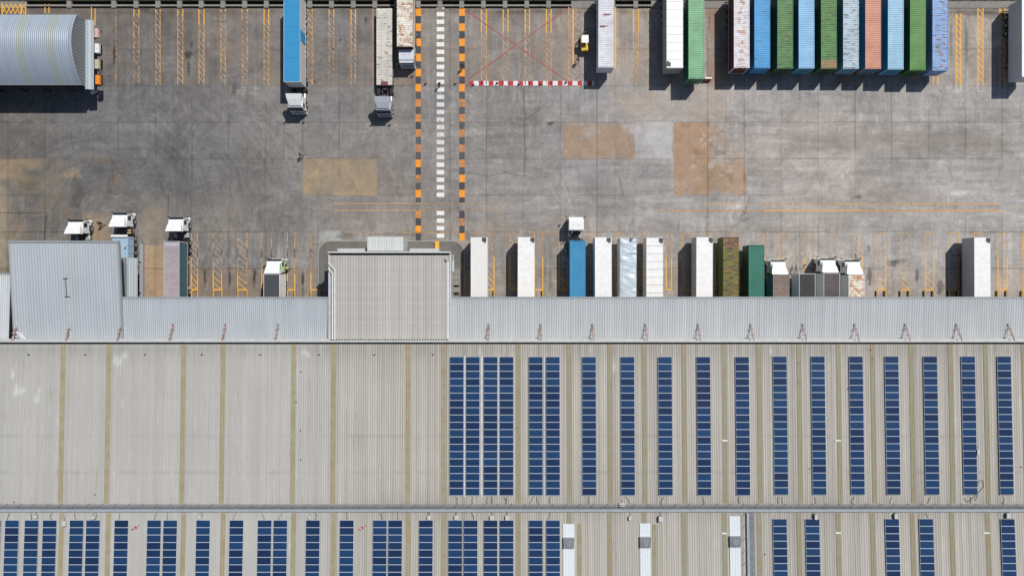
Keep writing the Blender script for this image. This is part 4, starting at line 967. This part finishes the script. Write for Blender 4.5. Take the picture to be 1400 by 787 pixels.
        q = MB(); q.box(-.5,-.42,-1.3,-1.2,2.921,2.99).box(.2,.28,-1.3,-1.2,2.921,2.99).box(.5,.58,-1.3,-1.2,2.921,2.99); q.build('marker_lamp', M['orange'], t)
    return t

Z0 = 0.0
def endpt(cx, y, z=4.0): X, Y = W(cx, y, z); return X, Y
PI = math.pi
RS = random.Random(21)
def jit(): return RS.uniform(-.004, .004)
# --- top row, left to right
bluec = paint('curtain_blue_roof', s2l((40,136,186)), .6, .12, dirtcol=s2l((20,100,150))); 
X, Y = endpt(399.3, 112.3)
t = boxtrailer(13.6, 'long bright blue roofed trailer with grey side behind a white truck cab', (X, Y, 0), PI, roof='plain', wallm=M['palegrey'], roofm=bluec)
m_ = MB()
for k in range(6): m_.box(-1.22, 1.22, -1.8-k*2.0, -1.76-k*2.0, 4.031, 4.045)
m_.box(-1.33, -1.30, -8.2, -6.5, 1.5, 4.06); m_.build('tarp_bow', bluec, t)
m_ = MB()
for k in range(9): m_.box(-1.36, -1.31, -5-k*.8, -4.72-k*.8, 1.2, 1.28)
m_.build('strap', M['white'], t)
tractor('white cab of the long bright blue trailer near the top', (X+.1, W(400, 153, 1.5)[1], 0), PI)
# flatbed with cream deck plates
X, Y = W(525.3, 116.8, 1.55)
t = thing('flatbed_trailer', 'low flatbed trailer with cream gridded deck and one maroon plate', 'trailer', (X, Y, 0), PI); chassis(t, 12.6, 'redframe')
dm = rusty('deck_cream', (.52,.50,.45), .35, .55, .4, 3, rustcol=(.16,.12,.09), band=.9, rough=.7)
m_ = MB(); n = 22; d_ = 12.2/n
for i in range(n):
    for j, (xa, xb, z) in enumerate(((-1.25,-.56,1.5),(-.53,.53,1.46),(.56,1.25,1.5))):
        if i == 0 and j == 1: continue
        m_.box(xa, xb, -.1-(i+1)*d_+.03, -.1-i*d_, 1.15, z); m_.box(xa+.06, xb-.06, -.1-(i+.55)*d_, -.1-(i+.5)*d_, z, z+.03)
m_.build('deck', dm, t); MB().box(-.53, .53, -.62, -.1, 1.15, 1.49).build('deck_plate', paint('maroon_plate', (.18,.03,.04), .6, .3), t)
MB().box(-1.2, 1.2, -.05, .05, 1.0, 1.6).build('headboard', M['frame'], t)
tractor('silver-white cab with wedge roof pulling the low cream flatbed', (X+.05, W(524, 157.5, 1.2)[1], 0), PI, mat=M['silver'], chl=6.0)
# rusty white container
rw = rusty('rust_white_red', (.66,.62,.54), .72, .35, .3, 5, rustcol=(.36,.16,.07), band=1.2)
X, Y = endpt(553.3, 63.5)
container(12.19, rw, 'rust-speckled cream container with maroon end behind a pale cab, left of the orange checks', (X, Y, 1.15), PI, group='shipping containers')
MB_end = MB().box(-1.2, 1.2, .0, .012, .17, 2.7); o = MB_end.build('end_panel', paint('maroon_end', (.12,.008,.012), .5, .2)); o.parent = [c for c in bpy.data.objects if c.get('label', '').startswith('rust-speckled')][0]
chassis_thing(12.19, 'chassis under the rust-speckled cream container left of the orange checks', (X, Y, 0), PI, 'redframe', 'container trailers')
tractor('small pale blue-white flat-roofed cab beside the orange checks', (X+.05, W(555, 90, 1.4)[1], 0), PI, deflector=False, mat=paint('cab_pale_blue', (.58,.64,.70), .3, .1), chl=5.9)
# silver-white ribbed box
def top_cont(cx, ye, L, mat, label, clabel, fr='frame', h=2.82, **k):
    X, Y = endpt(cx, ye); j = jit()
    c = container(L, mat, label, (X, Y, 1.15), PI+j, 'shipping containers', h=h, **k); chassis_thing(L, clabel, (X, Y, 0), PI+j, fr, 'container trailers'); return c
top_cont(828.8, 92.3, 12.19, rusty('pale_silver', (.52,.52,.56), .02, .35, .5, 6, endrust=None), 'silver-white container with a purple-grey end and two rust bars, right of the forklift', 'chassis under the silver-white container right of the forklift')
o = [c for c in bpy.data.objects if c.get('label', '').startswith('silver-white container')][0]
m_ = MB(); 
for (xa, xb, y) in ((-.85,.5,-8.3),(-.5,.4,-8.15),(-.3,1.0,-6.45),(.2,1.05,-6.3)): m_.box(xa, xb, y-.07, y+.07, 2.772, 2.795)
m_.build('roof_patch', paint('rust_bar', (.22,.08,.05), .8, .5), o)
X, Y = endpt(922.6, 93.3, 4.05)
boxtrailer(13.0, 'white segmented-roof trailer beside the light green container at the top', (X, Y, 0), PI, roof='segmented', wallm=paint('trailer_grey_wall', (.33,.34,.35), .5, .2), vent=(.95, -.6))
c = top_cont(952.3, 107.8, 13.0, rusty('light_green', s2l((100,152,112)), .05, .3, .4, 7, rough=.5), 'light green container standing further out than its neighbours', 'chassis under the light green container', fr='frame')
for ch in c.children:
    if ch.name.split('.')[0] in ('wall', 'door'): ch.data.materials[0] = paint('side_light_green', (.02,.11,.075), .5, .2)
t = thing('road_barrier', 'small red and white plastic barrier beside the light green container', 'barrier', (*W(967.5, 108, .5), 0))
MB().prism([(-.3,0),(-.3,.25),(-.12,.8),(.12,.8),(.3,.25),(.3,0)], -.55, .55).build('body', M['red'], t); MB().prism([(-.12,.801),(-.10,.95),(.10,.95),(.12,.801)], -.55, .55).build('cap', M['white'], t)
G = 'shipping containers'
row = [
 (1014.3, 93.0, rusty('white_rust', (.58,.58,.62), .76, .25, .3, 11, rustcol=(.42,.20,.10), band=.35), rusty, 'whitish container with heavy rust down its middle and maroon walls'),
 (1042.3, 93.2, rusty('mid_blue', s2l((56,138,190)), .0, .5, .3, 12), 0, 'mid blue container between the rust-streaked white and the green ones'),
 (1073.6, 93.6, rusty('green_a', s2l((62,114,54)), .55, .72, .35, 13, rustcol=(.20,.15,.11), band=.4), 0, 'green container with a grey-brown worn patch near its lower end'),
 (1103.0, 93.6, rusty('pale_blue_a', s2l((122,168,200)), .0, .12, .3, 14), 0, 'clean pale blue container between two green ones'),
 (1133.6, 93.8, rusty('green_b', s2l((68,118,54)), .3, .72, .3, 15, rustcol=(.24,.14,.07), endrust=(-1.35,)), 0, 'green container with a brown rusted patch across its lower end'),
 (1163.7, 94.0, rusty('pale_grey_blue', s2l((158,176,186)), .0, .68, .3, 16), 0, 'pale grey-blue container with black scuffs, left of the salmon one'),
 (1194.0, 94.2, rusty('salmon', s2l((182,124,102)), .12, .35, .4, 17, rustcol=(.35,.13,.08)), 0, 'salmon orange container, the only one of that colour'),
 (1224.8, 95.0, rusty('pale_blue_b', s2l((136,174,198)), .0, .30, .3, 18), 0, 'pale blue container right of the salmon one'),
 (1255.0, 96.2, rusty('green_c', s2l((74,124,54)), .05, .28, .3, 19), 0, 'even green container second from the right of the row'),
 (1285.8, 96.4, rusty('blue_worn', s2l((124,156,200)), .65, .72, .3, 20, rustcol=(.13,.12,.11), band=.5), 0, 'light blue container with dark worn blotches, rightmost of the packed row'),
]
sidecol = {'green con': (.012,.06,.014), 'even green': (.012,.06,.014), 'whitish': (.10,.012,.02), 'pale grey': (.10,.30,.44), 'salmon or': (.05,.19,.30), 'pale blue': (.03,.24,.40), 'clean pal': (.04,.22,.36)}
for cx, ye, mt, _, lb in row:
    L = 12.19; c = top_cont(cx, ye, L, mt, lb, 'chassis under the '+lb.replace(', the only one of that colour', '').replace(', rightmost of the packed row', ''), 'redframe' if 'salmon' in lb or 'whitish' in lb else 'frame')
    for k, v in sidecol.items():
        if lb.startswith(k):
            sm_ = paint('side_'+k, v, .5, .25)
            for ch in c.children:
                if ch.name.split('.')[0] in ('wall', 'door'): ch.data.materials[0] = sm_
# right edge trailer
X, Y = W(1408.6, 105.3, 4.05)
boxtrailer(12.2, 'white roofed trailer with broad pale grey side at the right edge of the top row', (X, Y, 0), PI, wallm=paint('pale_blue_grey_wall', (.50,.54,.58), .5, .15))
# --- dock row
def dock_box(cx, ye, label, L=13.6, **k):
    X, Y = endpt(cx, ye, 4.05); return boxtrailer(L, label, (X, Y, 0), jit(), 'trailers parked at the dock', **k)
offw = paint('offwhite_box', (.70,.69,.67), .5, .08)
dock_box(655, 324.2, 'off-white box trailer nearest the office block', roofm=offw, wallm=offw, vent=(.8, -.35))
dock_box(719.5, 324.2, 'white box trailer standing alone between the off-white trailer and the blue container', vent=(.97, -.35))
dock_box(824.8, 324.4, 'white box trailer between the blue container and the crumpled silver one', vent=(.85, -.35))
tarp = paint('silver_tarp', (.50,.58,.64), .45, .1)
dock_box(859, 325.5, 'trailer covered in crumpled silver tarpaulin', roof='tarp', roofm=tarp, wallm=M['palegrey'], vent=(.5, -.3))
dock_box(895.3, 324.7, 'white trailer with roof divided in panels and dark catches', roof='segmented', vent=(.95, -.4))
dock_box(963.5, 324.0, 'white box trailer with grey side left of the olive container', vent=(.95, -.4), wallm=paint('warm_grey_wall', (.50,.49,.47), .5, .15))
dock_box(1343.2, 324.3, 'white box trailer with pale lilac-grey side standing alone far right', vent=(.9, -.4), wallm=paint('lilac_grey_wall', (.46,.47,.50), .5, .12))
def dock_cont(cx, ye, mat, label, L=12.19, fr='frame', wallmat=None, h=2.82, **k):
    X, Y = endpt(cx, ye); c = container(L, mat, label, (X, Y, 1.15), 0, 'shipping containers', h=h, **k); chassis_thing(L, 'chassis under the '+label, (X, Y, 0), 0, fr, 'container trailers')
    if wallmat:
        for ch in c.children:
            if ch.name.split('.')[0] in ('wall', 'door'): ch.data.materials[0] = wallmat
    return c, X, Y
_, X, Y = dock_cont(790, 328.5, rusty('dock_blue', s2l((56,130,172)), .0, .3, .2, 31), 'blue ribbed container at the dock behind a white cab', L=12.19, h=2.7)
tractor('white flat-roofed cab in front of the blue dock container', (X-.12, W(789, 296.5, 2.9)[1], 0), 0, deflector=False, chl=6.2)
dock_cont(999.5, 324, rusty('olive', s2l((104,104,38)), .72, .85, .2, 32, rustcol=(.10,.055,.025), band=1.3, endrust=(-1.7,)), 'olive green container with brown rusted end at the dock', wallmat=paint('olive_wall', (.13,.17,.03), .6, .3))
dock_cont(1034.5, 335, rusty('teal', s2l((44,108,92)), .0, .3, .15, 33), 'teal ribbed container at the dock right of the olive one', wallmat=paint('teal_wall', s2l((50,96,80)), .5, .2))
def dock_truck(cx, ye, yf, blabel, tlabel, roofm, wallm, L=8.6, roof='ribs', **k):
    X, Y = endpt(cx, ye, 3.95); b = boxtrailer(L, blabel, (X, Y, 0), 0, 'trucks docked together', roof=roof, wallm=wallm, roofm=roofm, w_=2.5, h=4.0)
    if yf: tractor(tlabel, (X-.05, max(W(cx, yf, 2.8)[1], Y+2.42), 0), 0, chl=2.5 if False else 6.2, **k)
    return X, Y
br = rusty('brown_roof', (.17,.13,.115), .6, .5, .3, 41, rustcol=(.22,.12,.08), band=1.2); bk = paint('near_black_roof', (.028,.026,.028), .7, .2); pb = rusty('purple_brown_roof', (.075,.06,.065), .2, .5, .3, 42)
cr_ = rusty('cream_rust_roof', (.66,.62,.54), .85, .15, .3, 43, rustcol=(.50,.26,.13), band=.9); gw_ = paint('grey_panel_wall', (.66,.68,.67), .5, .2)
dock_truck(1068, 375.5, 358.5, 'brown ribbed box of the truck right of the teal container', 'white cab in front of the brown ribbed box', br, paint('dark_teal_wall', (.20,.30,.33), .5, .3))
X, Y = dock_truck(1103.5, 374, None, 'near-black box trailer without a cab, with twin A-shaped drawbars', '', bk, gw_)
par = [c for c in bpy.data.objects if c.get('label', '').startswith('near-black')][0]
for s in (-1.15, -.55):
    MB().tube((s-.22, .0, 1.0), (s, 1.35, 1.0), .05, 6).tube((s+.25, .0, 1.0), (s, 1.35, 1.0), .05, 6).bar((s-.12,.6,1.0), (s+.14,.6,1.0), .05, .05).tube((s,1.3,.9), (s,1.45,1.25), .06, 6).build('drawbar', M['frame'], par)
dock_truck(1137, 373.2, 357.5, 'dark purple-brown ribbed box, left of the cream rusty one', 'white cab in front of the dark purple-brown box', pb, gw_)
dock_truck(1171, 375.5, 358.5, 'cream box with orange rust stains, rightmost of the docked trucks', 'white cab in front of the cream rusty box', cr_, gw_)
dock_truck(371.5, 374.5, 358.5, 'dark slate box of the truck with green cab trim', 'white cab with bright green edge trim', paint('slate_roof', (.055,.062,.072), .6, .15), M['white'], roof='ribs')
par = [c for c in bpy.data.objects if c.get('label', '').startswith('white cab with bright green')][0]
MB().prism([(-.62,3.06),(-1.5,3.48),(-2.28,3.75),(-2.28,2.95),(-.62,2.93)], 1.13, 1.16).prism([(0,1.1),(0,1.3),(-2.1,2.0),(-2.1,1.7)], 1.181, 1.195).build('side_stripe', paint('lime_trim', (.20,.50,.03), .4, .1), par)
# left trucks
c, X, Y = dock_cont(234.3, 329.5, rusty('red_white_ribs', (.38,.38,.42), .30, .15, .5, 45, rustcol=(.42,.22,.20), band=.9, pale=(.52,.50,.52)), 'dusty red and white ribbed container with teal side at the left docks', wallmat=paint('deep_teal_wall', (.05,.13,.17), .5, .25))
rr_ = MB()
for i in range(30): rr_.box(-1.1, 1.1, -.9-i*.36-.09, -.9-i*.36+.07, 2.785, 2.803)
rr_.build('roof_rib', paint('dusty_red_rib', (.30,.19,.18), .7, .6, dirtcol=(.42,.42,.45)), c)
tractor('white cab with raked roof in front of the dusty red and white container', (X+.1, W(241, 296.5, 3)[1], 0), 0)
X = W(102, 305, 3)[0]
tractor('white cab of the truck parked half under the square roof, leftmost truck', (X, W(102, 300, 3)[1], 0), 0)
t = thing('flatbed_trailer', 'dark flatbed behind the leftmost white cab, mostly under the square roof', 'trailer', (X, W(102, 300, 3)[1]-3.4, 0), 0); chassis(t, 12.2); MB().box(-1.25, 1.25, -12.2, 0, 1.145, 1.3).build('deck', M['frame'], t)
# tipper
X, Yf = W(162.5, 290.5, 3); Yf = W(162.5, 290.5, 3)[1]
tractor('white cab of the pale blue tipper beside the square roof', (X, Yf, 0), 0, chl=9.5)
t = thing('tipper_body', 'pale blue open tipper body with white front lip behind a white cab', 'truck body', (X+.1, Yf-3.75, 0), 0)
tb = paint('tipper_blue', s2l((158,186,206)), .4, .2)
m_ = MB(); m_.box(-1.25, 1.25, -5.2, -.0, 1.15, 1.25); 
for s in (-1, 1): m_.box(s*1.25-(.08 if s > 0 else 0), s*1.25+(.08 if s < 0 else 0), -5.2, 0, 1.251, 2.9)
m_.box(-1.169, 1.169, -.08, 0, 1.251, 3.0); m_.box(-1.169, 1.169, -5.2, -5.12, 1.251, 2.9); m_.build('hopper', tb, t)
m_ = MB(); 
for k in range(5): m_.box(1.251, 1.31, -.3-k*1.15, -.2-k*1.15, 1.2, 2.88); m_.box(-1.31, -1.251, -.3-k*1.15, -.2-k*1.15, 1.2, 2.88)
m_.build('rib', tb, t); MB().box(-1.16, 1.16, -5.11, -.09, 2.3, 2.85).build('load_cover', tb, t); MB().box(-1.3, 1.3, -.1, .25, 3.003, 3.12).build('front_lip', M['white'], t)
m_ = MB(); m_.box(-1.15, 1.15, .45, 1.4, 1.15, 1.65); m_.build('tool_locker', M['frame'], t); m_ = MB()
for q in (.55, .95): m_.box(.45, 1.1, q, q+.22, 1.66, 1.78)
m_.build('battery_box', paint('battery_tan', (.50,.36,.18), .6, .3), t)
for s in (-1, 1):
    for y in (-1.2, -2.5, -3.8): wheel(t, s*1.05, y, .5, .36)

# --- dock wheel guides (yellow tubes at the edge of the canopy)
i = 0
for xa, xb, h in lanes_s:
    if (600 < xa < 1190 and not xa in (666.5, 731)) or xa == 358: continue
    if 1320 < xa < 1350: continue
    i += 1; Xa, Y = W(xa, 397, .3); Xb, _ = W(xb, 397, .3)
    t = thing('wheel_guide', '%s pair of yellow wheel guides from the left along the canopy edge' % ORD[i-1], 'wheel guide', ((Xa+Xb)/2, Y, 0), 0, 'yellow wheel guides at the dock')
    hw = (Xb-Xa)/2
    for s in (-1, 1):
        MB().tube((s*hw, 0, .02), (s*hw, -.25, .32), .09, 8).tube((s*hw, -.25, .32), (s*hw, -4.6, .32), .09, 8).build('rail', M['yellow'], t)
        MB().box(s*hw-.12-.10*1, s*hw-.10, -4.2, -.1, 0, .2).build('rubber_strip', M['black'], t)

# --- forklift
t = thing('forklift', 'yellow forklift with white overhead guard beside the silver-white container', 'forklift', (*W(799, 57, 1), 0), R(2))
FY = paint('forklift_yellow', (.72,.44,.02), .4, .2)
MB().box(-.55, .55, -.75, .9, .35, .85).prism([(-.75,.85),(-.75,1.15),(-.2,1.15),(.0,.85)], -.5, .5).build('body', FY, t, bevel=.05)
MB().prism([(-.751,.3),(-1.45,.4),(-1.6,.8),(-1.5,1.2),(-.751,1.25)], -.55, .55).build('counterweight', FY, t, bevel=.06)
m_ = MB()
for s in (-1, 1): m_.tube((s*.5, .8, .86), (s*.45, .55, 2.05), .04, 6).tube((s*.5, -.7, 1.16), (s*.45, -.5, 2.05), .04, 6)
m_.build('guard_post', M['frame'], t)
MB().box(-.55, .55, -.6, .62, 2.06, 2.13).build('overhead_guard', M['white'], t, bevel=.03)
m_ = MB()
for s in (-1, 1): m_.box(s*.3-.05, s*.3+.05, 1.0, 1.12, .1, 2.2)
m_.box(-.3, .3, 1.02, 1.1, 2.201, 2.28).box(-.3, .3, 1.02, 1.1, 1.1, 1.2); m_.build('mast', M['frame'], t)
for s in (-1, 1):
    MB().box(s*.28-.06, s*.28+.06, 1.2, 2.35, .12, .17).box(s*.28-.06, s*.28+.06, 1.13, 1.199, .12, .7).build('fork', M['greysteel'], t)
    wheel(t, s*.5, .75, .32, .2); wheel(t, s*.5, -.95, .26, .18)
MB().box(-.25, .25, -.45, .05, .86, 1.0).box(-.25, .25, -.55, -.45, .86, 1.4).build('seat', M['black'], t); MB().tube((0,.5,.86), (0,.38,1.25), .03, 6).tube((0,.40,1.24), (0,.37,1.27), .17, 12).build('steering_wheel', M['black'], t)

# --- cones
def cone(x, y, label):
    t = thing('traffic_cone', label, 'traffic cone', (*W(x, y), 0), 0, 'red traffic cones')
    MB().box(-.2, .2, -.2, .2, 0, .04).build('base', M['black'], t); MB().tube((0,0,.041), (0,0,.75), .15, 14, r2=.03).build('cone_body', paint('cone_red', (.60,.03,.02), .5, .1), t)
    MB().tube((0,0,.35), (0,0,.5), .116, 14, r2=.086).build('reflective_band', M['white'], t)
for i, (x, y) in enumerate(((582,114.5),(622.5,114.5),(647,116),(679.5,114),(709.5,115),(739.5,115),(773.5,113))):
    cone(x, y, ('red cone left of the dashed white line in the crossing', 'red cone right of the dashed white line in the crossing', 'red cone at the left end of the red and white stripe', 'second red cone from the left on the red and white stripe', 'middle red cone on the red and white stripe', 'second red cone from the right on the red and white stripe', 'red cone at the lower right tip of the red painted cross')[i])

# --- people
def person(x, y, rz, label, shirt, trous, hair=(.02,.015,.01), helmet=None, stride=.25, arms=(.25,-.2), z=0, bend=0, extra=None):
    X, Y = W(x, y, 1.0)
    t = thing('person', label, 'person', (X, Y, z), rz)
    me = bpy.data.meshes.new('body'); V = []; E = []; Rr = []
    def v(p, r): V.append(p); Rr.append(r); return len(V)-1
    def e(a, b_): E.append((a, b_))
    lean = .05+bend
    pel = v((0,0,.95), .15); wst = v((0,lean*.4,1.12), .135); ch = v((0,lean,1.34), .165); nk = v((0,lean+.02,1.50), .06); hd = v((0,lean+.05,1.62), .095); ht = v((0,lean+.06,1.71), .085)
    for a, b_ in ((pel,wst),(wst,ch),(ch,nk),(nk,hd),(hd,ht)): e(a, b_)
    ns = v((0,lean+.16,1.63), .018); e(hd, ns)
    for s in (-1, 1):
        er = v((s*.095,lean+.05,1.63), .02); e(hd, er)
        hip = v((s*.10,0,.88), .105); kn = v((s*.105,s*stride*.55+.04,.5), .065); an = v((s*.11,s*stride,.1 if s > 0 else .13), .045); to = v((s*.12,s*stride+.17,.045), .038)
        for a, b_ in ((pel,hip),(hip,kn),(kn,an),(an,to)): e(a, b_)
        sh = v((s*.19,lean,1.42), .065); am = arms[0 if s > 0 else 1]
        el = v((s*.25,lean+am*.5-.02,1.15), .045); wr = v((s*.26,lean+am+.08,.93), .03); pm = v((s*.26,lean+am+.11,.87), .034)
        for a, b_ in ((ch,sh),(sh,el),(el,wr),(wr,pm)): e(a, b_)
        for q, (dx, ln) in enumerate(((-.028,.07),(-.010,.08),(.010,.075),(.028,.06))):
            f1 = v((s*.26,lean+am+.12+dx,.83), .009); f2 = v((s*.252,lean+am+.13+dx,.83-ln), .008); e(pm, f1); e(f1, f2)
        th = v((s*.235,lean+am+.17,.845), .009); e(pm, th)
    me.from_pydata(V, E, []); o = bpy.data.objects.new('body', me); C.objects.link(o)
    sk = o.modifiers.new('skin', 'SKIN'); sk.use_smooth_shade = True; ss = o.modifiers.new('sub', 'SUBSURF'); ss.levels = ss.render_levels = 1
    for i_, d_ in enumerate(me.skin_vertices[0].data): d_.radius = (Rr[i_], Rr[i_]); d_.use_root = (i_ == 0)
    bpy.context.view_layer.update(); dg = bpy.context.evaluated_depsgraph_get(); nm = bpy.data.meshes.new_from_object(o.evaluated_get(dg))
    bpy.data.objects.remove(o); o = bpy.data.objects.new('body', nm); C.objects.link(o); o.parent = t
    nm.materials.clear()
    for mt in (paint('skin', (.30,.17,.11), .6, .05), paint('cloth_%d_%d_%d' % tuple(int(q*99) for q in shirt), shirt, .9, .15), paint('cloth_%d_%d_%d' % tuple(int(q*99) for q in trous), trous, .9, .15), M['black']): nm.materials.append(mt)
    for p_ in nm.polygons:
        c_ = p_.center; p_.material_index = 3 if c_.z < .12 else (2 if c_.z < .96 and abs(c_.x) < .215 else (1 if c_.z < 1.5 and (c_.z > 1.17 or abs(c_.x) < .19) else 0))
    h = MB(); n = 10
    for j in range(4):
        z0_, z1_ = 1.66+j*.035, 1.66+(j+1)*.035; r0, r1 = [.112,.115,.105,.08,.03][j:j+2]
        h.tube((0,lean+.035,z0_), (0,lean+.035,z1_-.0005), r0, n, r2=r1)
    h.build('helmet' if helmet else 'hair', paint('helmet_%d' % int(helmet[0]*9), helmet, .4, .05) if helmet else paint('dark_hair', hair, .9, .1), t)
    for s in (-1, 1): MB().tube((s*.035,lean+.137,1.645), (s*.035,lean+.15,1.645), .012, 8).build('eye', M['black'], t)
    return t
person(410.5, 211.5, R(-60), 'person in dark clothes walking alone above the tan concrete patch', (.05,.05,.05), (.04,.04,.05), stride=.32)
person(600.5, 114.5, R(200), 'person in dark clothes standing on the dashed white line of the crossing', (.04,.045,.04), (.03,.03,.035), stride=.2)
person(632.5, 89.5, R(150), 'person in dark blue clothes on the right orange checks', (.03,.05,.07), (.02,.02,.03), stride=.3)
person(137, 305, R(80), 'person in black with spread arms between the two leftmost cabs', (.02,.02,.022), (.03,.03,.03), stride=.35, arms=(.45,-.45))
person(790.5, 81.5, R(120), 'person in a red top walking below the forklift', (.32,.04,.03), (.03,.03,.035), stride=.3)
person(393.5, 366.5, R(100), 'person in a yellow-green vest beside the green-trimmed cab', (.45,.50,.05), (.03,.03,.035), helmet=(.7,.6,.05), stride=.15, arms=(.4,.35))
